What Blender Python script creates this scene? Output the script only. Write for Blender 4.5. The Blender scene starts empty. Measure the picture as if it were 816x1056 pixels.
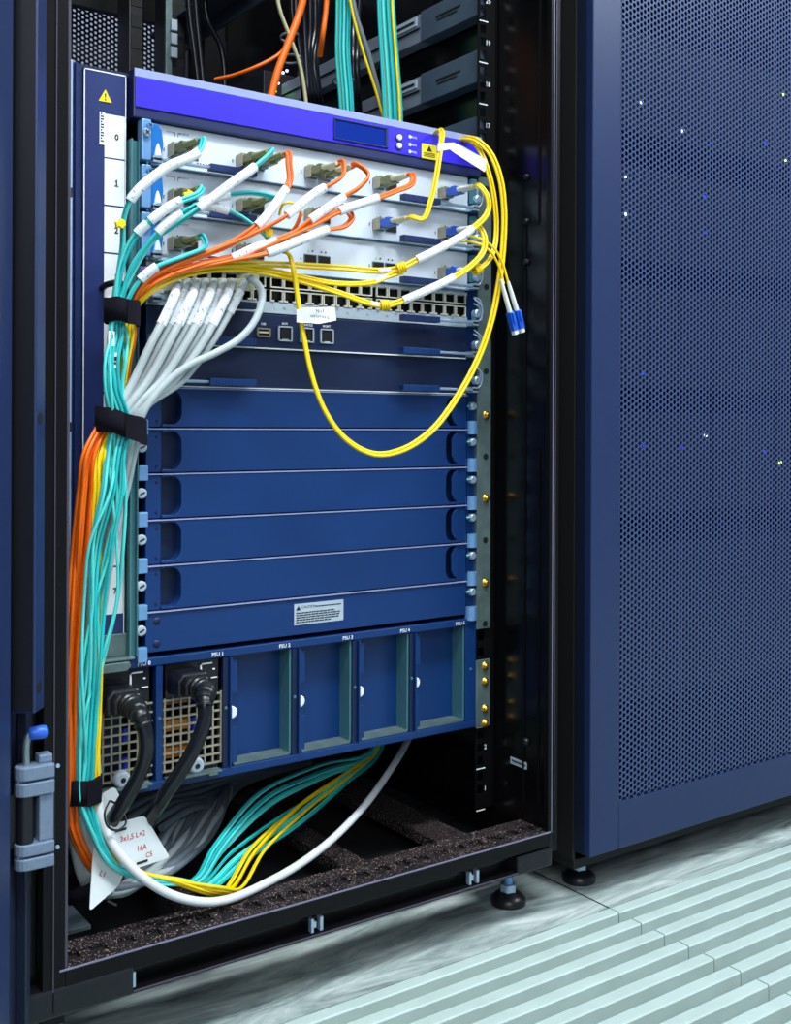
import bpy, math, random
from mathutils import Vector, Matrix
random.seed(7)
SC = bpy.context.scene
COL = SC.collection
ZF = 0.50                                  # eye height above the floor

# ------------------------------------------------------------------ camera
F_PX, YAW, ROLL, CX, CY = 1139.2, math.radians(35.393), math.radians(.225), 408.0, 441.6
_r = Vector((math.cos(YAW), -math.sin(YAW), 0)); _u = Vector((0, 0, 1)); FWD = Vector((math.sin(YAW), math.cos(YAW), 0))
RGT = _r*math.cos(ROLL) + _u*math.sin(ROLL); UPV = -_r*math.sin(ROLL) + _u*math.cos(ROLL)
cam = bpy.data.cameras.new('camera'); camo = bpy.data.objects.new('camera', cam); COL.objects.link(camo)
cam.sensor_fit = 'HORIZONTAL'; cam.sensor_width = 36; cam.lens = 36*F_PX/816
cam.shift_x = 0; cam.shift_y = -(528-CY)/816; cam.clip_start = .02; cam.clip_end = 50
camo.matrix_world = Matrix(((RGT.x, UPV.x, -FWD.x, 0), (RGT.y, UPV.y, -FWD.y, 0), (RGT.z, UPV.z, -FWD.z, ZF), (0, 0, 0, 1)))
SC.camera = camo

# ------------------------------------------------------------------ light: ceiling lamps and an added fill; world, exposure
w = bpy.data.worlds.new('room_air'); SC.world = w; w.use_nodes = True
w.node_tree.nodes['Background'].inputs[0].default_value = (.62, .76, 1, 1)
w.node_tree.nodes['Background'].inputs[1].default_value = .42
def area(name, loc, target, sx, sy, power, col):
    l = bpy.data.lights.new(name, 'AREA'); l.shape = 'RECTANGLE'; l.size = sx; l.size_y = sy; l.energy = power; l.color = col
    o = bpy.data.objects.new(name, l); COL.objects.link(o); o.location = loc
    o.rotation_euler = (Vector(target)-Vector(loc)).to_track_quat('-Z', 'Y').to_euler(); return o
area('area_lamp', (.35, -.15, 2.5), (.5, .6, .3), 1.3, .30, 52, (.90, .97, 1))
area('area_lamp', (2.6, -.7, 2.5), (1.2, .8, .9), 1.6, .6, 52, (.85, .94, 1))
area('area_lamp', (.7, 2.35, 2.5), (.6, 2.7, 1.0), 1.3, .3, 16, (.88, .92, 1))
area('area_lamp', (-.9, -1.5, 1.75), (.5, .9, .5), 1.2, .8, 20, (.92, .97, 1))  # added soft fill from behind the camera, well below the ceiling
SC.view_settings.view_transform = 'Standard'; SC.view_settings.look = 'None'
SC.view_settings.exposure = 0.35; SC.view_settings.gamma = 1; SC.view_settings.use_curve_mapping = False

# ------------------------------------------------------------------ measuring helpers: a sight line meets a real plane of the place
YF = .9065                                 # plane of the card faces
def ray(px, py): return FWD + RGT*((px-CX)/F_PX) + UPV*((CY-py)/F_PX)
def P(px, py, Y=YF):
    d = ray(px, py); d = d*(Y/d.y); return Vector((d.x, d.y, d.z+ZF))
def FX(px, py=441): return P(px, py).x
def FZ(px, py): return P(px, py).z
def proj(p):
    d = Vector(p)-Vector((0, 0, ZF)); k = d.dot(FWD); return (CX+F_PX*d.dot(RGT)/k, CY-F_PX*d.dot(UPV)/k)
def R(z): return z+ZF

# ------------------------------------------------------------------ materials
def srgb(c):
    return tuple((x/12.92 if x <= .04045 else ((x+.055)/1.055)**2.4) for x in [v/255 for v in c])
MATS = {}
def mat(name, col, rough=.45, metal=0, noise=.06, scale=60, bump=0, bscale=400, spec=.5, emit=0, coat=0):
    m = bpy.data.materials.new(name); m.use_nodes = True; nt = m.node_tree; b = nt.nodes['Principled BSDF']
    c = srgb(col)
    b.inputs['Roughness'].default_value = rough; b.inputs['Metallic'].default_value = metal
    b.inputs['Specular IOR Level'].default_value = spec; b.inputs['Coat Weight'].default_value = coat
    tc = nt.nodes.new('ShaderNodeTexCoord'); n = nt.nodes.new('ShaderNodeTexNoise'); n.inputs['Scale'].default_value = scale; n.inputs['Detail'].default_value = 4
    nt.links.new(tc.outputs['Object'], n.inputs['Vector'])
    mx = nt.nodes.new('ShaderNodeMix'); mx.data_type = 'RGBA'
    mx.inputs[6].default_value = (*[x*(1-noise*2) for x in c], 1); mx.inputs[7].default_value = (*[min(1, x*(1+noise*2)) for x in c], 1)
    nt.links.new(n.outputs['Fac'], mx.inputs[0]); nt.links.new(mx.outputs[2], b.inputs['Base Color'])
    if bump:
        n2 = nt.nodes.new('ShaderNodeTexNoise'); n2.inputs['Scale'].default_value = bscale; nt.links.new(tc.outputs['Object'], n2.inputs['Vector'])
        bp = nt.nodes.new('ShaderNodeBump'); bp.inputs['Strength'].default_value = bump; bp.inputs['Distance'].default_value = .001
        nt.links.new(n2.outputs['Fac'], bp.inputs['Height']); nt.links.new(bp.outputs[0], b.inputs['Normal'])
    if emit:
        b.inputs['Emission Color'].default_value = (*c, 1); b.inputs['Emission Strength'].default_value = emit
    MATS[name] = m; return m
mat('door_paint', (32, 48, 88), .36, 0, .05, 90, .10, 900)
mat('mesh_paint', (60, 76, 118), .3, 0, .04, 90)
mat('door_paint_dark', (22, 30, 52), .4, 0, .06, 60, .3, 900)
mat('black_paint', (9, 9, 12), .22, 0, .1, 40)
mat('black_satin', (13, 12, 15), .38, spec=.22)
mat('black_plastic', (18, 20, 27), .38, 0, .08, 90)
mat('edge_highlight', (120, 118, 142), .4)  # pale strip colour painting the highlight along worn edges
mat('dull_edge', (72, 68, 84), .4)
mat('deep_black', (5, 5, 7), .7)
mat('rubber', (20, 20, 26), .35)
mat('header_blue', (58, 44, 226), .35, 0, .03)
mat('header_navy', (30, 40, 88), .4)
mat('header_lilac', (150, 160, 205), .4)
mat('lcd', (8, 42, 140), .2, 0, .02)
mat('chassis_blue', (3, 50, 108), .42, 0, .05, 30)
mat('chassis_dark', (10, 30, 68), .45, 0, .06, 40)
mat('navy', (26, 44, 96), .4, 0, .06, 40)
mat('panel_navy', (34, 48, 104), .4, 0, .07, 40)
mat('card_white', (214, 224, 236), .42, 0, .05, 22)
mat('label_white', (236, 240, 244), .5)
mat('label_grey', (176, 190, 204), .5)
mat('steel', (176, 200, 222), .33, .55, .08, 90)
mat('steel_blue', (120, 168, 218), .35, .35, .08, 90)
mat('teal_steel', (84, 138, 146), .4, .4, .08, 60)
mat('bezel_blue', (20, 108, 184), .35)
mat('zinc', (150, 168, 172), .42, .75, .22, 70, .2, 200)
mat('galvanised', (108, 128, 128), .5, .5, .28, 55)
mat('light_strip', (176, 200, 232), .4, 0, .08, 30)
mat('brass', (206, 160, 62), .28, .9, .1, 200)
mat('hole', (4, 5, 9), .8)
mat('ink', (22, 24, 30), .6)
mat('white_ink', (235, 240, 250), .5)
mat('red_ink', (190, 50, 40), .6)
mat('yellow_label', (250, 222, 20), .45)
mat('cable_teal', (28, 182, 184), .38, 0, .04)
mat('cable_aqua', (84, 214, 208), .38, 0, .04)
mat('cable_orange', (242, 108, 8), .38, 0, .04)
mat('cable_yellow', (250, 214, 10), .38, 0, .03)
mat('cable_grey', (184, 194, 196), .42, 0, .06)
mat('cable_white', (220, 224, 228), .42, 0, .05)
mat('cable_midgrey', (112, 122, 132), .45, 0, .08)
mat('cable_black', (20, 22, 30), .25, 0, .08)
mat('cable_beige', (186, 180, 140), .5)
mat('boot_olive', (150, 152, 92), .45, 0, .12, 300)
mat('boot_cream', (214, 210, 176), .45)
mat('boot_white', (226, 228, 220), .45)
mat('lc_blue', (30, 92, 210), .35)
mat('lc_olive', (118, 120, 66), .45, 0, .2, 250)
mat('velcro', (22, 20, 32), .95, 0, .2, 900, 1.0, 2500, .2)
mat('tag_white', (214, 222, 224), .45)
mat('wall', (150, 156, 176), .7)
mat('ceiling', (170, 178, 186), .8)
mat('floor_dust', (150, 160, 158), .7)
mat('grate', (184, 202, 197), .5, 0, .07, 25, .15, 700)
mat('grate_dark', (92, 122, 122), .7)
mat('hinge_grey', (122, 140, 164), .45, .25, .08, 300, .3, 1500)
mat('pin_blue', (44, 104, 220), .35)
mat('copper', (214, 132, 40), .4, .3, .2, 300)
mat('cap_blue', (40, 70, 220), .35)
mat('jack_frame', (206, 204, 190), .45)
mat('grille_metal', (166, 158, 138), .45, .3, .15, 200)
mat('port_green', (110, 200, 60), .4, emit=.5)
mat('green_led', (120, 255, 20), .4, emit=6)
mat('blue_led', (30, 60, 255), .4, emit=1.2)
mat('yellow_led', (200, 255, 60), .4, emit=5)
mat('white_led', (220, 230, 255), .4, emit=2.2)
mat('server_grey', (78, 92, 112), .45, .2, .12, 60)
mat('server_light', (142, 154, 172), .42, .3, .1, 60)
mat('pcb_green', (30, 96, 60), .5, 0, .3, 150)
mat('lever_purple', (132, 110, 170), .4, .3)
def speckle(name, base, ink, scale, lo, hi, rough=.5):
    m = mat(name, base, rough); nt = m.node_tree; b = nt.nodes['Principled BSDF']
    tc = nt.nodes.new('ShaderNodeTexCoord'); n = nt.nodes.new('ShaderNodeTexNoise'); n.inputs['Scale'].default_value = scale; n.inputs['Detail'].default_value = 1
    nt.links.new(tc.outputs['Object'], n.inputs['Vector'])
    r = nt.nodes.new('ShaderNodeValToRGB'); r.color_ramp.elements[0].position = lo; r.color_ramp.elements[1].position = hi
    r.color_ramp.elements[0].color = (*srgb(base), 1); r.color_ramp.elements[1].color = (*srgb(ink), 1)
    nt.links.new(n.outputs['Fac'], r.inputs[0]); nt.links.new(r.outputs[0], b.inputs['Base Color']); return m
speckle('sleeve', (236, 240, 244), (150, 154, 164), 420, .645, .71)
speckle('dusty_black', (18, 15, 21), (200, 172, 160), 800, .62, .72, .6)
MATS['dusty_black'].node_tree.nodes['Principled BSDF'].inputs['Specular IOR Level'].default_value = .25
def floor_mat():
    m = mat('floor', (150, 162, 160), .65, 0, .1, 3, .2, 60); nt = m.node_tree; b = nt.nodes['Principled BSDF']
    tc = nt.nodes.new('ShaderNodeTexCoord'); mp = nt.nodes.new('ShaderNodeMapping'); mp.inputs['Scale'].default_value = (1.6, 9, 1)
    nt.links.new(tc.outputs['Object'], mp.inputs[0])
    n = nt.nodes.new('ShaderNodeTexNoise'); n.inputs['Scale'].default_value = 3.2; n.inputs['Detail'].default_value = 9; n.inputs['Distortion'].default_value = 1.2; n.inputs['Roughness'].default_value = .7
    nt.links.new(mp.outputs[0], n.inputs['Vector'])
    r = nt.nodes.new('ShaderNodeValToRGB'); e = r.color_ramp.elements
    e[0].position = .33; e[0].color = (*srgb((88, 102, 104)), 1); e[1].position = .66; e[1].color = (*srgb((206, 216, 212)), 1)
    x = e.new(.5); x.color = (*srgb((158, 172, 170)), 1)
    nt.links.new(n.outputs['Fac'], r.inputs[0]); nt.links.new(r.outputs[0], b.inputs['Base Color'])
floor_mat()

# ------------------------------------------------------------------ mesh builder
ORG = {}
class MB:
    def __init__(s): s.v = []; s.f = []; s.m = []; s.sm = []
    def add(s, vs, fs, mi=0, smooth=False):
        n = len(s.v); s.v += [tuple(v) for v in vs]
        for f in fs: s.f.append([i+n for i in f]); s.m.append(mi); s.sm.append(smooth)
    def box(s, x0, x1, y0, y1, z0, z1, mi=0):
        if x0 > x1: x0, x1 = x1, x0
        if y0 > y1: y0, y1 = y1, y0
        if z0 > z1: z0, z1 = z1, z0
        s.add([(x0, y0, z0), (x1, y0, z0), (x1, y1, z0), (x0, y1, z0), (x0, y0, z1), (x1, y0, z1), (x1, y1, z1), (x0, y1, z1)],
              [(0, 3, 2, 1), (4, 5, 6, 7), (0, 1, 5, 4), (1, 2, 6, 5), (2, 3, 7, 6), (3, 0, 4, 7)], mi); return s
    def obox(s, c, ax, ay, az, mi=0):       # oriented box: centre, three half-axis vectors
        c = Vector(c); vs = [c+ax*i+ay*j+az*k for k in (-1, 1) for (i, j) in ((-1, -1), (1, -1), (1, 1), (-1, 1))]
        s.add(vs, [(0, 3, 2, 1), (4, 5, 6, 7), (0, 1, 5, 4), (1, 2, 6, 5), (2, 3, 7, 6), (3, 0, 4, 7)], mi); return s
    def prism(s, poly, y0, y1, mi=0):       # polygon in x,z (counter-clockwise seen from the front), from y0 (front) back to y1
        n = len(poly); vs = [(x, y0, z) for x, z in poly]+[(x, y1, z) for x, z in poly]
        s.add(vs, [list(range(n)), list(range(2*n-1, n-1, -1))]+[(i, i+n, (i+1) % n+n, (i+1) % n) for i in range(n)], mi); return s
    def rings(s, rings, mi=0, smooth=True, cap=True):
        k = len(rings[0]); vs = [p for r in rings for p in r]; fs = []
        for i in range(len(rings)-1):
            for j in range(k): a = i*k+j; b = i*k+(j+1) % k; fs.append((a, b, b+k, a+k))
        s.add(vs, fs, mi, smooth)
        if cap: s.add(rings[0], [list(range(k-1, -1, -1))], mi); s.add(rings[-1], [list(range(k))], mi)
        return s
    def cyl(s, p0, p1, r0, r1=None, n=14, mi=0):
        p0 = Vector(p0); p1 = Vector(p1); r1 = r0 if r1 is None else r1; d = (p1-p0).normalized()
        a = d.orthogonal().normalized(); b = d.cross(a)
        rg = [[p+(a*math.cos(t*math.tau/n)+b*math.sin(t*math.tau/n))*r for t in range(n)] for p, r in ((p0, r0), (p1, r1))]
        return s.rings(rg, mi)
    def lathe(s, base, axis, prof, n=16, mi=0):    # prof: (distance along the axis, radius)
        base = Vector(base); d = Vector(axis).normalized(); a = d.orthogonal().normalized(); b = d.cross(a)
        return s.rings([[base+d*h+(a*math.cos(t*math.tau/n)+b*math.sin(t*math.tau/n))*max(r, 1e-5) for t in range(n)] for h, r in prof], mi)
    def tube(s, pts, r, n=8, mi=0, off=(0, 0), flat=None):
        fr = frames(pts); rg = []
        for i, (p, t, a, b) in enumerate(fr):
            rr = r(i/(len(pts)-1)) if callable(r) else r; rx, ry = (rr, rr) if flat is None else (rr, rr*flat)
            c = p+a*off[0]+b*off[1]
            rg.append([c+a*math.cos(k*math.tau/n)*rx+b*math.sin(k*math.tau/n)*ry for k in range(n)])
        return s.rings(rg, mi)
    def build(s, name, mats, parent=None, bevel=0, at=None):
        me = bpy.data.meshes.new(name); o0 = ORG[parent.name] if parent else Vector(at or (0, 0, 0))
        me.from_pydata([(v[0]-o0.x, v[1]-o0.y, v[2]-o0.z) for v in s.v], [], s.f)
        if isinstance(mats, str): mats = [mats]
        for k in mats: me.materials.append(MATS[k])
        me.polygons.foreach_set('material_index', s.m); me.polygons.foreach_set('use_smooth', s.sm)
        me.update(); o = bpy.data.objects.new(name, me); COL.objects.link(o); ORG[o.name] = o0
        if parent: o.parent = parent
        else: o.location = o0
        if bevel:
            b = o.modifiers.new('bevel', 'BEVEL'); b.width = bevel; b.segments = 2; b.limit_method = 'ANGLE'; b.angle_limit = .6
        return o
def frames(pts):
    pts = [Vector(p) for p in pts]; out = []
    t0 = (pts[1]-pts[0]).normalized(); ref = Vector((0, 1, 0)) if abs(t0.y) < .9 else Vector((0, 0, 1))
    a = t0.cross(ref).normalized(); prev = t0
    for i, p in enumerate(pts):
        t = ((pts[min(i+1, len(pts)-1)]-pts[max(i-1, 0)])).normalized()
        ax = prev.cross(t)
        if ax.length > 1e-7: a = Matrix.Rotation(prev.angle(t), 3, ax.normalized()) @ a
        a = (a-t*a.dot(t)).normalized(); prev = t; out.append((p, t, a, t.cross(a)))
    return out
def smooth_path(pts, sub=6):
    pts = [Vector(p) for p in pts]; q = [pts[0]*2-pts[1]]+pts+[pts[-1]*2-pts[-2]]; out = []
    for i in range(1, len(q)-2):
        p0, p1, p2, p3 = q[i-1:i+3]; d1 = max((p2-p1).length, 1e-5)
        d0 = max((p1-p0).length, 1e-5); d2 = max((p3-p2).length, 1e-5)
        m1 = ((p1-p0)/d0*d1+(p2-p1)*1)*.5*min(1, 1); m2 = ((p3-p2)/d2*d1+(p2-p1)*1)*.5
        for k in range(sub):
            t = k/sub; t2 = t*t; t3 = t2*t
            out.append(p1*(2*t3-3*t2+1)+m1*(t3-2*t2+t)+p2*(-2*t3+3*t2)+m2*(t3-t2))
    out.append(pts[-1]); return out
def tag(o, label, cat, group=None, kind=None):
    if label: o['label'] = label
    if cat: o['category'] = cat
    if group: o['group'] = group
    if kind: o['kind'] = kind
    return o
def thing(name, loc, label, cat, group=None):
    o = bpy.data.objects.new(name, None); COL.objects.link(o); o.location = Vector(loc); o.empty_display_size = .01
    ORG[o.name] = Vector(loc); return tag(o, label, cat, group)
def text(body, size, loc, matname, parent, name='lettering', align='CENTER', rot=None, bold=0):
    cu = bpy.data.curves.new(name, 'FONT'); cu.body = body; cu.size = size; cu.align_x = align; cu.align_y = 'CENTER'; cu.offset = bold; cu.resolution_u = 2
    tmp = bpy.data.objects.new('tmp', cu); COL.objects.link(tmp); bpy.context.view_layer.update()
    me = bpy.data.meshes.new_from_object(tmp.evaluated_get(bpy.context.evaluated_depsgraph_get())); bpy.data.objects.remove(tmp); bpy.data.curves.remove(cu)
    M = rot or Matrix.Rotation(math.pi/2, 4, 'X')
    o0 = ORG[parent.name]; me.transform(Matrix.Translation(Vector(loc)-o0) @ M)
    me.materials.clear(); me.materials.append(MATS[matname]); me.name = name
    o = bpy.data.objects.new(name, me); COL.objects.link(o); o.parent = parent; ORG[o.name] = o0; return o
def screw(parent, c, r, m='steel', name='screw', axis=(0, -1, 0), h=.0035):
    mb = MB(); mb.lathe(c, axis, [(0, r), (h*.7, r), (h, r*.8)], 14)
    a = Vector(axis).normalized(); u = a.orthogonal().normalized(); v = a.cross(u); cc = Vector(c)+a*(h+.0001)
    mb.obox(cc, u*r*.6, v*r*.12, a*.0003, 1); mb.obox(cc, v*r*.6, u*r*.12, a*.0003, 1)
    return mb.build(name, [m, 'ink'], parent)
def copy_tree(o, parent=None, loc=None):
    c = o.copy(); COL.objects.link(c); ORG[c.name] = ORG.get(o.name, Vector())
    c.parent = parent
    if loc is not None: c.location = loc
    for ch in o.children: copy_tree(ch, c)
    return c

# ================================================================== ROOM SHELL
for nm, bx in (('wall_back', (-2, 3.2, 2.9, 2.95, -.2, 2.7)), ('wall_front', (-2, 3.2, -2.55, -2.5, -.2, 2.7)), ('wall_left', (-2.05, -2, -2.5, 2.9, -.2, 2.7)), ('wall_right', (3.2, 3.25, -2.5, 2.9, -.2, 2.7))):
    mb = MB(); mb.box(*bx); tag(mb.build(nm, 'wall'), 'plain wall of the server room', None, kind='structure')
mb = MB(); mb.box(-2, 3.2, -2.5, 2.9, 2.7, 2.75); tag(mb.build('ceiling', 'ceiling'), 'plain ceiling of the server room', None, kind='structure')
# ================================================================== FLOOR
SEAM = .8517; YG = .8105                     # tile seam x, first grate edge y
mb = MB(); mb.box(-2, 3.2, YG, 3.0, -.03, 0); mb.box(-2, 3.2, -2.5, YG-.6, -.03, 0); mb.box(-2, SEAM-.6, YG-.6, YG, -.03, 0); mb.box(SEAM+.6, 3.2, YG-.6, YG, -.03, 0)
tag(mb.build('floor', 'floor'), 'grey stained raised floor under and in front of the racks', None, kind='structure')
mb = MB(); mb.box(SEAM-.0012, SEAM+.0004, YG, 1.6, -.0005, .0004)
tag(mb.build('trim_1', 'deep_black'), 'thin dark joint between two grey floor panels', None, kind='structure')
mb = MB(); mb.box(-2, 3.2, -2.5, 3, -.2, -.19); tag(mb.build('floor_2', 'deep_black'), 'dark void under the raised floor', None, kind='structure')
def grate(x0, x1, label, seed):
    t = thing('floor_grate', ((x0+x1)/2, YG-.3, -.03), label, 'floor grate', 'slotted raised floor tiles')
    rnd = random.Random(seed); mb = MB(); pitch = .0302; n = 20
    for i in range(n):
        y1 = YG-.0004-i*pitch; y0 = y1-.0140
        # bar with softened long edges, profile swept along x
        pr = [(y0, -.030), (y0, -.0014), (y0+.0012, 0), (y1-.0012, 0), (y1, -.0014), (y1, -.030)]
        a = x0+.0008; b = x1-.0008; k = len(pr)
        mb.add([(a, y, z) for y, z in pr]+[(b, y, z) for y, z in pr], [list(range(k)), list(range(2*k-1, k-1, -1))]+[(j, j+k, (j+1) % k+k, (j+1) % k) for j in range(k)])
    mb.build('slat_panel', 'grate', t)
    mb = MB(); mb.box(x0+.0008, x1-.0008, YG-.6+.001, YG-.001, -.045, -.0302)
    for k in range(5):
        xx = x0+.03+k*(x1-x0-.06)/4; mb.box(xx-.006, xx+.006, YG-.599, YG-.001, -.0302, -.018)
    mb.build('support_frame', 'grate_dark', t)
    return t
grate(SEAM-.6, SEAM, 'pale slotted floor grate in front of the open rack, left of the tile joint', 1)
grate(SEAM, SEAM+.6, 'pale slotted floor grate in front of the closed perforated door, right of the tile joint', 2)

# ================================================================== OPEN RACK CABINET
XL, XR, YR = .2806, .7807, .825
Z0 = R(-.4105)
rack = thing('rack_cabinet', (.5306, 1.25, 0), 'open black server rack cabinet holding the blue router, standing on levelling feet', 'server rack')
def rp(mb, name, m, bevel=0, parent=None, label=None):
    o = mb.build(name, m, parent or rack, bevel)
    if label: o['label'] = label
    return o
# sill with slots in the top
mb = MB(); y0, y1 = YR, .870
n = 22; wx = (XR-XL)/n
mb.box(XL-.01, XR, y0, y0+.014, Z0-.003, Z0); mb.box(XL-.01, XR, y0+.026, y1, Z0-.003, Z0)
for i in range(n+1):
    x = XL+i*wx; mb.box(max(XL-.01, x-.0045), min(XR, x+.0045), y0+.014, y0+.026, Z0-.003, Z0)
sill = rp(mb, 'sill', 'dusty_black')
mb = MB(); mb.box(XL-.01, XR, y0, y1, Z0-.006, Z0-.0032); rp(mb, 'sill_underlay', 'deep_black')
mb = MB(); mb.box(XL+.0008, XR, y0-.0012, y0+.002, Z0-.0135, Z0+.0004)
rp(mb, 'sill_lip', 'black_satin', .0006)
mb = MB(); mb.box(XL-.004, XR, y0-.0016, y0-.0004, Z0-.0006, Z0+.0010); rp(mb, 'sill_edge_highlight', 'edge_highlight', .0004)  # thin strip carries the painted highlight along the sill's front edge
mb = MB(); mb.box(XL+.02, XR-.035, y0+.014, y0+.018, Z0-.033, Z0-.0135); mb.box(XL+.05, XR-.040, y0+.010, y0+.014, Z0-.021, Z0-.019)
rp(mb, 'lower_rail', 'black_paint', .0004)
mb = MB(); mb.box(XL+.055, XR-.044, y0-.001, y0+.016, Z0-.0335, Z0-.0310); lr = rp(mb, 'lower_flange', 'black_satin', .0004)
mb = MB(); mb.box(XL+.055, XR-.044, y0-.0018, y0-.0008, Z0-.0322, Z0-.0310); mb.build('flange_edge', 'dull_edge', lr)
for px, py in ((328, 944), (133, 1000), (490, 892)):
    q = P(px, py, YR); mb = MB(); mb.box(q.x-.006, q.x-.0035, YR+.001, YR+.006, Z0-.030, Z0-.018); mb.box(q.x+.003, q.x+.006, YR+.001, YR+.006, Z0-.030, Z0-.018); mb.box(q.x-.0035, q.x-.001, YR+.001, YR+.005, Z0-.026, Z0-.021)
    rp(mb, 'sill_clip', 'steel')
for (a, b, zt) in ((XL-.05, XL+.055, -.006), (XR-.045, XR+.002, -.010)):
    mb = MB(); mb.box(a, b, YR-.002, YR+.07, Z0-.034, Z0+zt-.006); rp(mb, 'corner_block', 'black_plastic', .002)
# levelling feet
def foot(parent, x, y, ztop, pad=.0185):
    mb = MB(); mb.lathe((x, y, 0), (0, 0, 1), [(0, pad), (.006, pad), (.010, pad*.75), (.013, pad*.45)], 28)
    f = mb.build('leveling_foot', 'rubber', parent)
    mb = MB(); mb.lathe((x, y, .0125), (0, 0, 1), [(0, .009), (.008, .009)], 6); mb.build('nut', 'steel', f)
    mb = MB(); pr = []; z = 0
    while z < ztop-.019: pr += [(z, .0052), (z+.0008, .0046)]; z += .0016
    mb.lathe((x, y, .0205), (0, 0, 1), pr, 12); mb.build('threaded_rod', 'steel_blue', f)
foot(rack, .7735, .88, Z0-.033)
q = P(53, 1050, .86); foot(rack, q.x, .86, Z0-.033)
foot(rack, .7735, 1.60, Z0-.045); foot(rack, .29, 1.60, Z0-.045)
# side walls, roof, rear perforated door
HT = 2.05
mb = MB(); mb.box(XR, XR+.004, YR+.001, 1.68, Z0-.03, HT); rp(mb, 'side_panel', 'black_paint')
mb = MB(); mb.box(XL-.006, XL-.002, YR+.001, 1.68, Z0-.03, HT); rp(mb, 'side_panel', 'black_paint')
mb = MB(); mb.box(XL-.05, XR+.045, YR, 1.70, HT, HT+.03); rp(mb, 'roof', 'black_satin', .002)
mb = MB(); mb.box(XR-.003, XR+.0015, YR-.001, YR+.006, Z0-.006, HT); u_ = rp(mb, 'front_upright', 'black_satin', .001)
mb = MB(); mb.box(XR+.0008, XR+.0017, YR-.0016, YR-.0006, Z0, HT); mb.build('edge', 'edge_highlight', u_)  # painted highlight line down the right upright
mb = MB(); mb.box(XR+.004, XR+.028, YR+.018, 1.6, Z0-.03, HT); mb.box(XR+.0095, XR+.0115, YR+.012, YR+.02, Z0+.02, HT); mb.box(XR+.016, XR+.018, YR+.012, YR+.02, Z0+.02, HT)
of = rp(mb, 'outer_frame', 'black_satin')
mb = MB(); mb.box(XR+.0098, XR+.0106, YR+.0112, YR+.0122, Z0+.02, HT); mb.box(XR+.0163, XR+.0171, YR+.0112, YR+.0122, Z0+.02, HT); mb.build('edge', 'dull_edge', of)
mb = MB(); mb.box(.222, .2640, YR+.014, 1.6, Z0-.03, HT); rp(mb, 'outer_frame', 'black_paint')
# left upright, with seams
mb = MB(); mb.box(.2640, XL+.0006, YR-.001, YR+.012, 0.05, HT); 
for z in range(30): mb.box(.2745, .2755, YR-.0016, YR, .08+z*.03, .0815+z*.03)
fu = rp(mb, 'front_upright', 'black_satin', .0006)
mb = MB(); mb.box(.2714, .2722, YR-.0020, YR-.0008, .06, HT); mb.build('edge', 'dull_edge', fu)
mb = MB(); mb.box(XL+.0004, XL+.0030, YR+.001, YR+.012, Z0, HT); rp(mb, 'door_seal', 'dull_edge')
# mounting posts with square holes and unit marks
def post(x0, x1, y, flip):
    mb = MB(); hx0, hx1 = (x0+.0022, x0+.0102) if not flip else (x1-.0102, x1-.0022)
    U = .04445; zb = R(-.4307)
    mb.box(x0, hx0, y, y+.002, Z0+.004, HT-.02); mb.box(hx1, x1, y, y+.002, Z0+.004, HT-.02)
    z = Z0+.004
    holes = []
    for u in range(0, 33):
        for k in (.19, .5-.0, .81):
            c = zb+(u+.5+k)*U
            if c > Z0+.012: holes.append(c)
    for c in holes:
        mb.box(hx0, hx1, y, y+.002, z, c-.0048); z = c+.0048
    mb.box(hx0, hx1, y, y+.002, z, HT-.02)
    xx = x1 if not flip else x0
    mb.box(xx-.001, xx+.001, y, y+.03, Z0+.004, HT-.02)
    o = rp(mb, 'mounting_post', 'black_satin')
    if not flip:
        for u in range(1, 22):
            zc = zb+u*U
            if u > 16 or u < 3: text(str(u), .0072, ((x0+x1)/2+.0005, y-.0003, zc), 'white_ink', o, 'unit_number', bold=.0001)
        mb = MB()
        for u in (0, 1, 2, 16, 17, 18, 19, 20): mb.box(x0+.0008, x0+.0125, y-.0004, y, zb+(u+.5)*U-.0006, zb+(u+.5)*U+.0006)
        mb.build('unit_line', 'white_ink', o)
    return o
post(.7538, .7785, YF+.004, False)
post(XL+.002, XL+.02, YF+.004, True)
for y in (1.56,):
    mb = MB(); mb.box(.745, .7785, y, y+.003, Z0, HT-.02); mb.box(XL, XL+.03, y, y+.003, Z0, HT-.02); rp(mb, 'rear_post', 'black_satin')
for q, r in ((P(531, 752, .88), .0028),):
    pass
for (px, py, Y) in ((542, 765, .86),):
    q = P(px, py, Y); screw(rack, (XR-.0002, Y, q.z), .0042, 'black_plastic', 'panel_screw', (-1, 0, 0))
for py in (182, 228, 270):
    q = P(545, py, .86); screw(rack, (XR-.0002, .862, q.z), .0032, 'black_plastic', 'panel_screw', (-1, 0, 0))
# sticker on the side panel
q0 = R(-.352); mb = MB(); c = Vector((XR-.0006, .872, q0)); a = Vector((0, -1, -.02)).normalized()
mb.obox(c, a*.0125, Vector((0, 0, .0035)), Vector((.0004, 0, 0))); st = rp(mb, 'sticker', 'label_grey')
mb = MB()
for k in range(7): mb.obox(c+a*(.010-k*.0031)+Vector((-.0005, 0, .0004)), a*.0011, Vector((0, 0, .0011)), Vector((.0002, 0, 0)))
mb.build('print', 'ink', st)
# flange with a step on the right side wall
mb = MB(); mb.box(XR-.0016, XR-.0002, YR+.018, YR+.020, R(.215), HT); mb.box(XR-.0016, XR-.0002, YR+.018, YR+.040, R(.212), R(.215)); mb.box(XR-.0016, XR-.0002, YR+.038, YR+.040, Z0+.01, R(.215)); mb.box(XR-.0016, XR-.0002, YR+.016, YR+.018, Z0+.005, R(-.02))
rp(mb, 'side_flange', 'black_satin')
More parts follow.
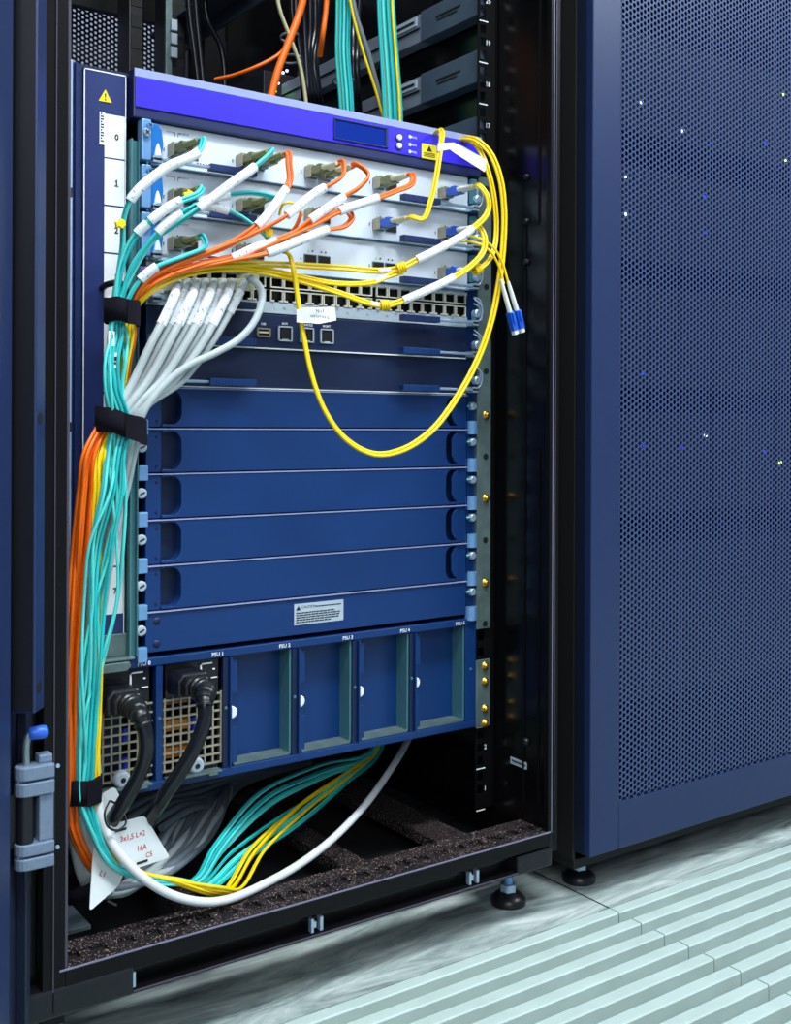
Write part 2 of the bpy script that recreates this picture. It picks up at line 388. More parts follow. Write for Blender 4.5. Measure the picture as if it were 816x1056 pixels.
# base inside
mb = MB(); mb.box(XL, XR, .91, 1.66, Z0-.05, Z0-.046); rp(mb, 'base_plate', 'deep_black')
for x0, x1, yy0, yy1 in ((.585, .612, .905, 1.6), (.70, .74, .905, 1.6), (.42, .44, .905, 1.6)):
    mb = MB(); mb.box(x0, x1, yy0, yy1, Z0-.030, Z0-.018); rp(mb, 'base_beam', 'dusty_black', .001)
mb = MB(); mb.box(XL, XR, 1.16, 1.20, Z0-.017, Z0-.008); rp(mb, 'base_beam', 'dusty_black', .001)
q = P(86, 960, .88); mb = MB(); mb.box(XL, XL+.05, .905, .96, Z0-.012, Z0-.008); bp = rp(mb, 'corner_plate', 'zinc', .0005)
mb = MB(); mb.cyl((XL+.026, .925, Z0-.0079), (XL+.026, .925, Z0-.0074), .008); mb.build('hole', 'hole', bp)
# rear door: perforated sheet
def perforated(name, parent, x0, x1, z0, z1, y, pitch, r, m, thick=.0012):
    """one cell pair of a staggered round-hole sheet, repeated"""
    dx = pitch*.8660254; unit_x = 2*dx; mb = MB(); o0 = ORG[parent.name]
    def cell(cx, cz):
        N = 12; out = []; inn = []
        # hexagon border with points up/down? vertical period = pitch -> flat top hexagon
        hexa = [(cx+pitch/math.sqrt(3)*math.cos(k*math.pi/3), cz+pitch/math.sqrt(3)*math.sin(k*math.pi/3)) for k in range(6)]
        for k in range(6):
            a = hexa[k]; b = hexa[(k+1) % 6]; out += [a, ((a[0]+b[0])/2, (a[1]+b[1])/2)]
        inn = [(cx+r*math.cos(k*math.pi/6), cz+r*math.sin(k*math.pi/6)) for k in range(12)]
        vs = [(x, y, z) for x, z in out]+[(x, y, z) for x, z in inn]+[(x, y+thick, z) for x, z in inn]
        fs = [(k, (k+1) % 12, (k+1) % 12+12, k+12) for k in range(12)]+[(k+12, (k+1) % 12+12, (k+1) % 12+24, k+24) for k in range(12)]
        mb.add(vs, fs)
    cell(x0+dx*.6, z0+pitch/2); cell(x0+dx*.6+dx, z0+pitch)
    o = mb.build(name, m, parent)
    a = o.modifiers.new('across', 'ARRAY'); a.use_relative_offset = False; a.use_constant_offset = True; a.constant_offset_displace = (unit_x, 0, 0); a.count = int((x1-x0)/unit_x)
    b = o.modifiers.new('up', 'ARRAY'); b.use_relative_offset = False; b.use_constant_offset = True; b.constant_offset_displace = (0, 0, pitch); b.count = int((z1-z0)/pitch)
    return o
rd = MB(); rd.box(XL, XL+.018, 1.66, 1.675, Z0, HT-.02); rd.box(XR-.018, XR, 1.66, 1.675, Z0, HT-.02); rd.box(XL, XR, 1.66, 1.675, HT-.04, HT-.02); rd.box(XL, XR, 1.66, 1.675, Z0, Z0+.02)
rear = rp(rd, 'rear_door', 'black_satin', label='perforated rear door')
perforated('perforated_sheet', rear, XL+.016, XR-.012, Z0+.02, HT-.03, 1.668, .0078, .0024, 'black_satin')
q = P(100, 12, 1.63); mb = MB(); mb.box(XL, XR, 1.62, 1.635, q.z, q.z+.12); rp(mb, 'rear_crossbar', 'black_satin')
# left door, swung open past the left upright
H = Vector((.246, .812, 0)); dd = Vector((-.62, -.785, 0)).normalized(); nn = Vector((.785, -.62, 0)).normalized()
zd0, zd1 = .035, HT-.02
def slab(mb, t0, t1, n0, n1, z0, z1, mi=0):
    c = H+dd*((t0+t1)/2)+nn*((n0+n1)/2)+Vector((0, 0, (z0+z1)/2)); mb.obox(c, dd*(t1-t0)/2, nn*(n1-n0)/2, Vector((0, 0, (z1-z0)/2)), mi)
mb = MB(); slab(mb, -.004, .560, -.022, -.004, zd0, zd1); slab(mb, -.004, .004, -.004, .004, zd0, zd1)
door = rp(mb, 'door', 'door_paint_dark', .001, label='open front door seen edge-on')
mb = MB(); slab(mb, .008, .026, -.004, .018, R(-.202), zd1); prof = mb.build('stiffener', 'door_paint', door, .0012)
mb = MB(); slab(mb, .034, .120, -.004, .004, R(-.50)+.04, zd1); mb.build('stiffener', 'door_paint', door, .001)
for zz in (R(.006), R(-.185)):
    c = H+dd*.0185+nn*.0181+Vector((0, 0, zz)); mb = MB(); mb.lathe(c, nn, [(0, .0042), (.0002, .0042)], 16); mb.build('slot', 'hole', prof)
mb = MB(); slab(mb, .0262, .0268, -.003, .0165, R(-.200), zd1); mb.build('shade_strip', 'rubber', door)  # thin dark strip paints shade onto the stiffener's side face
# hinge: two grey knuckle blocks, black core, back plate, pin with a blue handle
hy = .797
def hq(px, py): return P(px, py, hy)
hx0, hx1 = hq(16.5, 840).x, hq(55, 840).x
zt0, zt1 = hq(20, 792).z, hq(20, 823).z; zb0, zb1 = hq(20, 872).z, hq(20, 899).z
mb = MB()
def knuckle(mb, z1, z0):
    rr = .0075; xs = hx0+rr
    poly = []
    for k in range(9): a = math.pi/2+k*math.pi/8; poly.append((xs+rr*math.cos(a), hy+.004+rr*math.sin(a)))
    poly += [(hx1, hy-.0035), (hx1, hy+.0115)]
    n = len(poly); vs = [(x, y, z0) for x, y in poly]+[(x, y, z1) for x, y in poly]
    mb.add(vs, [list(range(n-1, -1, -1)), list(range(n, 2*n))]+[(i, (i+1) % n, (i+1) % n+n, i+n) for i in range(n)])
knuckle(mb, zt0, (zt0+zt1)/2+.0008); knuckle(mb, (zt0+zt1)/2-.0008, zt1); knuckle(mb, zb0, (zb0+zb1)/2+.0008); knuckle(mb, (zb0+zb1)/2-.0008, zb1)
mb.box(hx1-.0105, hx1, hy-.001, hy+.0115, zb0, zt1); mb.box(hx1-.010, hx1, hy+.0015, hy+.0115, zt0, zt0+.006)
mb.box(hx0+.001, hx1-.001, hy, hy+.0095, (zt0+zt1)/2-.001, (zt0+zt1)/2+.001); mb.box(hx0+.001, hx1-.001, hy, hy+.0095, (zb0+zb1)/2-.001, (zb0+zb1)/2+.001)
hinge = rp(mb, 'hinge', 'hinge_grey', .0012, label='grey metal hinge with blue-handled pin')
mb = MB(); mb.cyl((hx0+.0075, hy+.004, zb0), (hx0+.0075, hy+.004, zt1), .0062); mb.build('core', 'black_plastic', hinge)
mb = MB(); mb.box(hx0-.014, hx0+.003, hy+.006, hy+.009, zb0-.004, zt1+.001); mb.build('leaf', 'black_plastic', hinge, .001)
mb = MB(); pts = smooth_path([(hx0+.0085, hy+.004, zt0-.002), (hx0+.0085, hy+.004, zt0+.016), (hx0+.0105, hy+.004, zt0+.0215), (hx0+.0175, hy+.003, zt0+.0225)], 6)
mb.tube(pts, .0026, 10); pin = mb.build('pin', 'zinc', hinge)
mb = MB(); mb.lathe((hx0+.0095, hy+.004, zt0+.0222), (1, -.12, .02), [(0, .003), (.0012, .0046), (.011, .0050), (.0135, .004), (.0142, .002)], 16); mb.build('handle', 'pin_blue', pin)
for z in (zt0-.004, zb0-.008): 
    mb = MB(); mb.lathe((hx1+.004, hy+.003, z), (0, -1, 0), [(0, .0016), (.0012, .0014)], 10); rp(mb, 'rivet', 'steel')

# ================================================================== NEIGHBOUR RACK (closed perforated door)
NX0, NX1, NY = .8385, 1.4335, .825
nb = thing('rack_cabinet', ((NX0+NX1)/2, 1.25, 0), 'closed server rack cabinet with a blue-grey perforated door, right of the open one', 'server rack')
zb = R(-.4500); MX, MZ = .8815, R(-.3995)
mb = MB(); mb.box(NX0, MX, NY, NY+.010, zb, HT); mb.box(NX1-.043, NX1, NY, NY+.010, zb, HT); mb.box(MX, NX1-.043, NY, NY+.010, zb, MZ); mb.box(MX, NX1-.043, NY, NY+.010, HT-.06, HT)
nd = mb.build('door', 'door_paint', nb, .0012)
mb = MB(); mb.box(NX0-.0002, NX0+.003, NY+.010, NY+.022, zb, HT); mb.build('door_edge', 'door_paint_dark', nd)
perforated('perforated_sheet', nd, MX+.0002, NX1-.043, MZ+.0005, HT-.06, NY+.001, .0065, .00250, 'mesh_paint')
mb = MB(); mb.box(NX0-.002, NX0+.002, NY+.024, 1.68, zb-.01, HT); mb.box(NX1-.003, NX1, NY+.024, 1.68, zb-.01, HT); mb.box(NX0, NX1, 1.68, 1.685, zb-.01, HT); mb.box(NX0, NX1, NY+.024, 1.68, zb-.02, zb-.01); mb.box(NX0, NX1, NY, 1.68, HT, HT+.03)
mb.build('cabinet_shell', 'deep_black', nb)
foot(nb, .877, .88, zb-.01); foot(nb, 1.40, .88, zb-.01); foot(nb, .877, 1.6, zb-.01); foot(nb, 1.40, 1.6, zb-.01)
# dim equipment seen through the holes
leds = [(733, 148, 'blue_led'), (727, 203, 'blue_led'), (728, 240, 'blue_led'), (791, 148, 'blue_led'), (806, 27, 'yellow_led'), (808, 98, 'yellow_led'), (810, 165, 'yellow_led'), (645, 182, 'white_led'), (645, 221, 'white_led'), (663, 385, 'blue_led'), (665, 460, 'blue_led'), (728, 449, 'white_led'), (789, 466, 'blue_led'), (805, 477, 'yellow_led'), (662, 105, 'white_led'), (705, 135, 'white_led'), (704, 462, 'blue_led')]
ze = [(R(.47), R(.35)), (R(.31), R(.20)), (R(.17), R(.05)), (R(.02), R(-.10)), (R(-.14), R(-.32))]
for i, (z1, z0) in enumerate(ze):
    t = thing('server', (1.135, 1.0, z0), 'dark server glimpsed behind the perforated door, %s' % ['topmost in view', 'second from the top', 'third from the top', 'fourth from the top', 'lowest one'][i], 'server', 'servers behind the perforated door')
    mb = MB(); mb.box(.905, 1.365, .90, 1.5, z0, z1); mb.build('body', 'deep_black', t, .001)
    for (px, py, m) in leds:
        q = P(px, py, .899)
        if z0 < q.z < z1:
            mb = MB(); mb.lathe((q.x, .9, q.z), (0, -1, 0), [(0, .0024), (.002, .002)], 8); mb.build('indicator_light', m, t)

# ================================================================== ROUTER CHASSIS
CZ = {}
rt = thing('router_chassis', (.5306, .95, R(-.3165)), 'large blue modular router with a purple-blue display header, filling the open rack', 'network router')
CX0, CX1 = .3636, .750
def cp(mb, name, m, bevel=0, parent=None, label=None):
    o = mb.build(name, m, parent or rt, bevel)
    if label: o['label'] = label
    return o
BY = .995                                   # back of the chassis
mb = MB()                                   # shell: sides, top, bottom, back, tray between cards and power bays
mb.box(.3205, CX0-.0035, YF+.012, BY, R(-.3165), R(.3015)); mb.box(CX1-.003, CX1, YF+.010, BY, R(-.3165), R(.305)); mb.box(.3205, CX1, YF+.006, BY, R(.3025), R(.3055))
mb.box(CX0-.0035, CX1-.003, YF+.068, BY, R(-.3165), R(.3025))
cp(mb, 'shell', 'chassis_dark')
# header
mb = MB(); mb.box(CX0, CX1, YF-.006, YF+.02, R(.2655), R(.3079)); cp(mb, 'header', 'header_navy', .0012)
mb = MB(); mb.box(CX0+.0006, CX1-.0006, YF-.0068, YF-.006, R(.3005), R(.3076)); cp(mb, 'header_ridge', 'header_lilac', .0003)
hd = MB(); hd.box(CX0+.0015, CX1-.0025, YF-.0072, YF-.006, R(.2745), R(.3000)); hd = cp(hd, 'header_band', 'header_blue', .0004, label='purple-blue header band')
mb = MB(); x0, x1, z0, z1 = FX(340, 134), FX(395.5, 140), R(.2775), R(.2975)
for b in ((x0, x1, z0, z0+.0010), (x0, x1, z1-.0012, z1), (x0, x0+.001, z0, z1), (x1-.003, x1, z0, z1)): mb.box(b[0], b[1], YF-.0088, YF-.007, b[2], b[3])
cp(mb, 'display_frame', 'navy', .0003)
mb = MB(); mb.box(x0+.001, x1-.003, YF-.0078, YF-.0072, z0+.001, z1-.0012); cp(mb, 'display', 'lcd')
for z in (.2905, .2822):
    c = (FX(407, 147), YF-.0072, R(z)); mb = MB(); mb.lathe(c, (0, -1, 0), [(0, .0040), (.0008, .0040)], 20, 1); mb.lathe(c, (0, -1, 0), [(.0008, .0031), (.0022, .0029), (.0026, .0022)], 18, 0)
    cp(mb, 'button', ['label_white', 'navy'])
for i, (z, tx) in enumerate(((.2935, 'RUN'), (.2856, 'MIN'), (.2785, 'MAJ'))):
    c = (FX(418.5, 147), YF-.0072, R(z)); mb = MB(); mb.lathe(c, (0, -1, 0), [(0, .0018), (.0008, .0016)], 12); cp(mb, 'indicator', 'label_white')
    text(tx, .0032, (c[0]+.0052, YF-.0076, R(z)), 'white_ink', rt, 'indicator_text')
mb = MB(); x0, x1 = FX(430.5, 158), FX(446, 158); mb.box(x0, x1, YF-.0076, YF-.0072, R(.2745), R(.2895)); lb = cp(mb, 'static_label', 'yellow_label')
mb = MB(); xm = (x0+x1)/2; mb.prism([(xm-.0035, R(.2823)), (xm+.0035, R(.2823)), (xm, R(.2882))], YF-.0079, YF-.0076)
for k in range(3): mb.box(x0+.0025, x1-.0025, YF-.0079, YF-.0076, R(.2768+k*.0016), R(.2774+k*.0016))
mb.build('print', 'ink', lb)
# left ear: light strip, dark groove, slot-number panel
mb = MB(); mb.box(.3078, .3125, YF-.001, YF+.03, R(-.25), R(.3056)); ls = cp(mb, 'ear_strip', 'light_strip', .0004)
for z in (R(.195), R(.0), R(-.19)): mb = MB(); mb.box(.3110, .3122, YF-.0014, YF-.001, z-.004, z+.004); mb.build('slot', 'ink', ls)
mb = MB(); mb.box(.3125, .3215, YF+.002, YF+.03, R(-.25), R(.3045)); mb.box(.3150, .3165, YF-.001, YF+.003, R(-.25), R(.3045)); cp(mb, 'ear_groove', 'navy')
px0, px1, pz0, pz1 = .3222, .3592, R(-.187), R(.3012)
mb = MB(); mb.box(px0, px1, YF, YF+.012, pz0, pz1); pn = cp(mb, 'number_panel', 'panel_navy', .0008)
mb = MB(); e = .0010
for b in ((px0, px0+e, pz0, pz1), (px1-e*.7, px1, pz0, pz1), (px0, px1, pz1-e, pz1)): mb.box(b[0], b[1], YF-.0004, YF+.0002, b[2], b[3])
mb.build('panel_edge', 'label_white', pn)
edges = [.2660, .2284, .1881, .1477, .1072, .0537, 0, -.0533, -.1188, -.1595]
edges = [.2660, .2282, .1880, .1478, .1074, .0672, .0270, -.0780, -.1188, -.1595]
tops = [.2660, .2282, .1880, .1478, .1074, .0672, -.0780+.0, -.1190]
for i, (zt, zb_) in enumerate(((.2655, .2290), (.2277, .1888), (.1873, .1485), (.1470, .1080), (.1065, .03), (.028, -.04), (-.042, -.1180), (-.1196, -.1593))):
    mb = MB(); mb.box(.3402, px1-.0012, YF-.0005, YF, R(zb_), R(zt)); s = mb.build('slot_label', 'label_white', pn)
    text(str(i), .0072, (.3508, YF-.0008, R((zt+zb_)/2-.0005)), 'ink', s, 'slot_number', bold=.0002)
    if i == 1: mb = MB(); zc = R((zt+zb_)/2-.0005); mb.box(.3490, .3526, YF-.0009, YF-.0006, zc-.0027, zc-.0020); mb.box(.3494, .3508, YF-.0009, YF-.0006, zc+.0012, zc+.0020); mb.build('slot_number', 'ink', s)
mb = MB(); mb.box(.3358, .3402, YF-.0006, YF, R(.2390), R(.2665)); s = mb.build('barcode_label', 'label_white', pn)
mb = MB()
for k in range(11): mb.box(.3366, .3380+.0014*(k % 3 > 0), YF-.0008, YF-.0006, R(.2645-k*.0023), R(.2657-k*.0023))
mb.build('print', 'ink', s)
mb = MB(); c = P(108.5, 100); s_ = .0058; mb.prism([(c.x-s_, c.z-.0042), (c.x+s_, c.z-.0042), (c.x, c.z+.0062)], YF-.0006, YF)
wl = mb.build('warning_label', 'yellow_label', pn); text('!', .0085, (c.x, YF-.0008, c.z-.0003), 'ink', wl, 'warning_mark', bold=.0001)
# black handle on the panel
mb = MB(); a = P(105, 297); mb.tube(smooth_path([(a.x, YF, a.z), (a.x+.001, YF-.012, a.z+.002), (a.x+.007, YF-.017, a.z+.003), (a.x+.014, YF-.016, a.z+.0005), (a.x+.0155, YF-.014, a.z-.012)], 5), .0028, 10); cp(mb, 'cable_guide', 'rubber')
# teal steel card guide rails at both sides of the card cage
mb = MB(); mb.box(.3612, .3625, YF-.008, YF+.05, R(-.197), R(.2465)); mb.box(.3625, .3692, YF-.0012, YF+.003, R(-.197), R(.2465)); mb.box(.3684, .3692, YF-.006, YF, R(-.197), R(.2465))
cp(mb, 'card_guide', 'teal_steel')
mb = MB(); mb.box(.7365, .7375, YF-.001, YF+.04, R(-.185), R(.262)); mb.box(.7375, .7500, YF+.004, YF+.007, R(-.3165), R(.266)); cp(mb, 'card_guide', 'chassis_blue')
# mounting ears bolted to the right post
def ear(z0, z1, zs, hs, m):
    mb = MB(); x0, x1 = .7512, .7690
    mb.box(x0, x1, YF-.0006, YF+.0016, z0, z1); mb.box(x0-.0012, x0, YF-.0006, YF+.05, z0, z1)
    e = cp(mb, 'mounting_ear', m, .0004)
    for z in zs: 
        c = (.7622, YF-.0006, z); mb = MB(); mb.lathe(c, (0, -1, 0), [(0, .0047), (.0006, .0047), (.0007, .0034), (.0028, .0032), (.0036, .0020)], 16); mb.obox(Vector(c)+Vector((0, -.0037, 0)), Vector((.002, 0, .001)), Vector((0, .0003, 0)), Vector((-.0002, 0, .0004))); mb.build('brass_screw', 'brass', e)
    for z in hs: mb = MB(); mb.lathe((.7620, YF-.0007, z), (0, -1, 0), [(0, .0034), (.0002, .0034)], 14); mb.build('bolt_hole', 'hole', e)
ear(R(-.2135), R(.268), [P(501, y).z for y in (428, 514, 601)], [P(501, y).z for y in (195, 258, 296, 383, 471, 557, 643)], 'galvanised')
ear(R(-.318), R(-.2465), [P(498, y).z for y in (687, 703, 731, 746)], [], 'galvanised')
# power-supply section
PZ0, PZ1 = R(-.3165), R(-.2005)
bx = [.3215, .3879, .4542, .5293-.0035, .5963-.001, .6647-.001, .7358]    # left side of each divider
mb = MB(); mb.box(.3215, CX1, YF-.001, YF+.068, PZ0, PZ0+.0075); mb.box(.3215, CX1, YF-.001, YF+.068, PZ1-.0075, PZ1); cp(mb, 'bay_frame', 'chassis_blue', .0008)
for i, (a, b) in enumerate(((.3888, .3951), (.4535, .4590), (.5255, .5310), (.5935, .5990), (.6630, .6680), (.7358, .7500))):
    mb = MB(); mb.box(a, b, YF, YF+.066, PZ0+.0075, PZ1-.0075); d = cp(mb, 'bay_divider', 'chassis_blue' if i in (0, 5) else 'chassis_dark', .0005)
    for z in ((PZ0+PZ1)/2+.004,): mb = MB(); mb.lathe(((a+b)/2, YF, z), (0, -1, 0), [(0, .0016), (.0006, .0014)], 10); mb.build('rivet', 'teal_steel', d)
for i, (px, py) in enumerate(((148, 679), (224, 669.5), (293, 661), (358, 653), (417, 645.5), (474, 638))):
    q = P(px, py); text('PSU %d' % i, .0050, (q.x, YF-.0014, PZ1-.0042), 'white_ink', rt, 'bay_text', bold=.0001)
# light metal clip with a rounded tongue left of the first supply
q = P(120, 668); mb = MB(); mb.box(FX(98, 670), FX(135, 668), YF-.010, YF+.002, q.z-.010, q.z-.0075); mb.box(FX(104, 670), FX(130, 668), YF-.002, YF+.002, q.z-.0075, q.z+.012); c = P(110, 687); mb.prism([(c.x-.016, c.z-.004), (c.x+.014, c.z-.004), (c.x+.018, c.z), (c.x+.016, c.z+.004), (c.x-.016, c.z+.004)], YF-.011, YF-.009)
cp(mb, 'earth_bracket', 'galvanised', .0008)

# ------------------------------------------------------------------ line cards and blanks
XA, XB = .3705, .7365                       # left and right edge of the cards
SLOT = [.2655, .2265, .1855, .1443, .1062, .0728, .0355, -.0005, -.0401, -.0802, -.1202, -.1602, -.1970]
def ejector(card, zb, side, grip_m='navy', y=None):
    """folding handle along the lower edge: silver arm at the outer end, dark grip inwards"""
    s = 1 if side == 'l' else -1; xe = XA+.009 if side == 'l' else XB+.006
    mb = MB(); z = zb+.0052
    mb.box(xe, xe+s*.055, YF-.012, YF-.007, z-.0012, z+.0012); mb.box(xe, xe+s*.008, YF-.012, YF, z-.003, z+.003)
    if side == 'r':
        mb.tube(smooth_path([(xe-.001, YF-.010, z), (xe+.004, YF-.011, z+.006), (xe+.0045, YF-.011, z+.018), (xe-.002, YF-.006, z+.026)], 4), .0009, 6)
        mb.lathe((xe+.0005, YF-.004, z+.010), (0, -1, 0), [(0, .0045), (.006, .0045), (.007, .003)], 12)
    a = mb.build('ejector_lever', 'steel', card, .0003)
    mb = MB(); gx = xe+s*.053; mb.box(gx, gx+s*.046, YF-.0145, YF-.0065, z-.0030, z+.0030)
    for k in range(6): mb.box(gx+s*(.006+.003*k), gx+s*(.0075+.003*k), YF-.0148, YF-.0143, z-.0022, z+.0022)
    mb.build('grip', grip_m, a, .0008)
def end_fittings(card, zt, zb, kind):
    h = zt-zb
    if kind == 'card':
        mb = MB(); mb.box(.3698, .3782, YF-.010, YF+.001, zb+.003, zt-.001); a = mb.build('latch_block', 'steel_blue', card, .0008)
        screw(a, (.3735, YF-.0098, zt-.013), .0038, 'steel'); screw(a, (.3762, YF-.0098, zt-.0065), .0028, 'steel_blue', 'rivet')
        D = [(.3800, zb+.008), (.3870, zb+.008), (.3905, zb+.012), (.3920, zb+.020), (.3905, zt-.007), (.3865, zt-.002), (.3800, zt-.002)]
        mb = MB(); mb.prism(D, YF-.0045, YF+.0005); b = mb.build('finger_recess', 'bezel_blue', card, .0008)
        mb = MB(); mb.prism([(.3828, zb+.009), (.3888, zb+.009), (.3880, zb+.014), (.3858, zb+.020), (.3840, zb+.016)], YF-.0075, YF-.0045); mb.build('catch', 'label_white', b, .0005)
        mb = MB(); mb.box(.7372, .7440, YF-.006, YF+.003, zb+.010, zt-.003); a = mb.build('latch_block', 'teal_steel', card, .0006)
        mb = MB(); mb.tube([(.7455, YF-.004, zb+.008), (.7455, YF-.004, zt-.006)], .0026, 10); mb.build('latch_rod', 'steel', a)
def faceplate(card, zt, zb, m, ylip=.0012):
    mb = MB(); mb.box(XA+.008, XB, YF, YF+.018, zb+.0012, zt-.0006); mb.box(XA+.008, XB, YF+.004, YF+.020, zb-.0002, zb+.0012)
    return mb.build('faceplate', m, card, .0004)
names = {0: ('white fibre line card in slot 0, directly below the purple header', 'line card'), 1: ('white fibre line card in slot 1, second below the purple header', 'line card'),
         2: ('white fibre line card in slot 2, just above the row of copper ports', 'line card')}
def led_dots(par, x, z, green):
    for k, dx in enumerate((0, .0048)):
        mb = MB(); mb.lathe((x+dx, YF-.0002, z), (0, -1, 0), [(0, .0009), (.0005, .0008)], 8); mb.build('port_light', green[k], par)
PORTX = [.4042, .4709, .5431, .6216, .7035]
for i in (0, 1, 2):
    zt, zb = R(SLOT[i]), R(SLOT[i+1])
    card = thing('line_card', ((XA+XB)/2, YF, zb), names[i][0], 'line card', 'white fibre line cards')
    fp = faceplate(card, zt, zb, 'card_white'); end_fittings(card, zt, zb, 'card')
    mb = MB(); mb.box(XA+.010, XB-.002, YF-.0040, YF+.001, zb+.0008, zb+.0020); mb.build('lower_lip', 'steel', card, .0003)
    ejector(card, zb-.0006, 'l', 'navy'); ejector(card, zb-.0006, 'r', 'navy')
    text('ACT', .0024, (.3985, YF-.0003, zt-.0062), 'ink', fp, 'print'); text('STATUS', .0026, (.4130, YF-.0003, zt-.0062), 'ink', fp, 'print')
    mb = MB(); mb.box(.4012, .4045, YF-.0003, YF, zt-.0064, zt-.0060); mb.box(.4042, .4045, YF-.0003, YF, zt-.0095, zt-.0060); mb.box(.4072, .4100, YF-.0003, YF, zt-.0064, zt-.0060); mb.box(.4072, .4075, YF-.0003, YF, zt-.0095, zt-.0060); mb.build('print', 'ink', fp)
    mb = MB(); mb.box(.4215, .4480, YF-.0005, YF, zb+.0060, zb+.0105); lb = mb.build('part_label', 'label_white', card)
    mb = MB()
    for k in range(4): mb.box(.4250+k*.0028, .4268+k*.0028, YF-.0007, YF-.0005, zb+.0070, zb+.0095)
    mb.box(.4390, .4455, YF-.0007, YF-.0005, zb+.0080, zb+.0084); mb.build('print', 'ink', lb)
    for j, x in enumerate(PORTX):
        z = zb+.0160
        full = 2 if (j in (0, 1, 4) or i < 2) else 0
        for g in (0, 1):
            if j == 4 and g: continue
            xx = x+(.0155 if g else 0)
            mb = MB(); mb.box(xx-.0070, xx+.0070, YF-.0012, YF, z-.0052, z+.0052); c = mb.build('port_cage', 'galvanised', card, .0004)
            mb = MB(); mb.box(xx-.0060, xx+.0060, YF-.0016, YF-.0012, z-.0044, z+.0042); mb.build('port_opening', 'hole', c)
        led_dots(card, x-.002, z+.0085, ('port_green', 'ink')); led_dots(card, x+.0125, z+.0085, ('ink', 'ink'))
        mb = MB(); mb.box(x-.0105, x-.0098, YF-.0004, YF, z-.001, z+.002); mb.build('port_mark', 'ink', card)
# copper card
zt, zb = R(SLOT[3]), R(SLOT[4])
card = thing('line_card', ((XA+XB)/2, YF, zb), 'copper network card with two long rows of square ports below the white cards', 'line card')
mb = MB(); mb.box(XA+.008, XB, YF+.013, YF+.020, zb+.0005, zt-.0004); mb.box(XA+.008, XB, YF, YF+.013, zt-.0042, zt-.0006); mb.box(XA+.008, XB, YF, YF+.013, zb+.0005, zb+.0112); mb.box(XA+.008, .3935, YF, YF+.013, zb+.0112, zt-.0042)
fp = mb.build('faceplate', 'label_grey', card, .0003)
end_fittings(card, zt, zb, 'plain'); ejector(card, zb-.0006, 'l', 'chassis_dark'); ejector(card, zb-.0006, 'r', 'navy')
mb = MB(); mb.box(.3700, .3785, YF-.006, YF+.001, zb+.004, zt-.006); a = mb.build('latch_block', 'lever_purple', card, .0006); screw(a, (.374, YF-.006, zt-.016), .0034)
mb = MB(); mb.tube(smooth_path([(.7400, YF-.006, zt-.006), (.7470, YF-.008, zt-.009), (.7495, YF-.008, zt-.018), (.7490, YF-.008, zb+.008)], 5), .0011, 8); mb.build('latch_wire', 'steel', card)
jack0 = None; zr = ((zb+.0115, zb+.0225), (zb+.0245, zb+.0358))
for g, gx in enumerate((.3800, .4995, .6190)):
    for c in range(8):
        for r_, (za, zc) in enumerate(zr):
            x0 = gx+c*.0144+.0008; x1 = x0+.0136
            if jack0 is None or r_ == 1 and c == 0 and g == 0:
                mb = MB(); t_ = .0011
                mb.box(x0, x0+t_, YF-.001, YF+.0012, za, zc); mb.box(x1-t_, x1, YF-.001, YF+.0012, za, zc)
                if r_ == 0: mb.box(x0, x1, YF-.001, YF+.0012, zc-t_, zc); mb.box(x0, x0+.0040, YF-.001, YF+.0012, za, za+.0016); mb.box(x1-.0040, x1, YF-.001, YF+.0012, za, za+.0016)
                else: mb.box(x0, x1, YF-.001, YF+.0012, za, za+t_); mb.box(x0, x0+.0040, YF-.001, YF+.0012, zc-.0016, zc); mb.box(x1-.0040, x1, YF-.001, YF+.0012, zc-.0016, zc)
                mb.box(x0, x1, YF+.0070, YF+.012, za, zc, 1); mb.box(x0, x0+.0006, YF+.0012, YF+.007, za, zc, 1); mb.box(x1-.0006, x1, YF+.0012, YF+.007, za, zc, 1)
                o = mb.build('port', ['jack_frame', 'hole'], card)
                if r_ == 0: jack0 = (o, x0)
                else: jack1 = (o, x0)
            else:
                src, sx = jack0 if r_ == 0 else jack1
                o = src.copy(); COL.objects.link(o); o.parent = card; o.location = (x0-sx, 0, 0); ORG[o.name] = ORG[src.name]
for k in range(20):
    x = .503+k*.0118
    if .612 < x < .620: continue
    text(str(9+k), .0030, (x, YF-.0003, zb+.0088-(.0032 if k % 2 else 0)), 'ink', fp, 'port_number')
for k in range(5): mb = MB(); x = .4930+k*.011; mb.box(x, x+.0022, YF-.0003, YF, zb+.0050, zb+.0056); mb.build('port_light', 'port_green', fp)
# control card (blue) with usb and three jacks
zt, zb = R(SLOT[4]), R(SLOT[5])
card = thing('control_card', ((XA+XB)/2, YF, zb), 'dark blue control card with a USB slot and three square service ports', 'control card')
fp = faceplate(card, zt, zb, 'chassis_dark'); ejector(card, zb, 'r', 'chassis_blue'); ejector(card, zb, 'l', 'chassis_blue')
mb = MB(); mb.box(XA+.02, XB-.004, YF-.003, YF+.001, zb+.0002, zb+.0014); mb.build('lower_lip', 'label_white', card)
zj = R(.0882)
def sq(x, w, h, m='label_grey'):
    mb = MB(); t_ = .0013
    for b in ((x-w/2, x+w/2, zj-h/2, zj-h/2+t_), (x-w/2, x+w/2, zj+h/2-t_, zj+h/2), (x-w/2, x-w/2+t_, zj-h/2, zj+h/2), (x+w/2-t_, x+w/2, zj-h/2, zj+h/2)): mb.box(b[0], b[1], YF-.0022, YF, b[2], b[3])
    o = mb.build('service_port', m, card, .0003)
    mb = MB(); mb.box(x-w/2+t_, x+w/2-t_, YF-.0010, YF-.0004, zj-h/2+t_, zj+h/2-t_); mb.build('opening', 'hole', o); return o
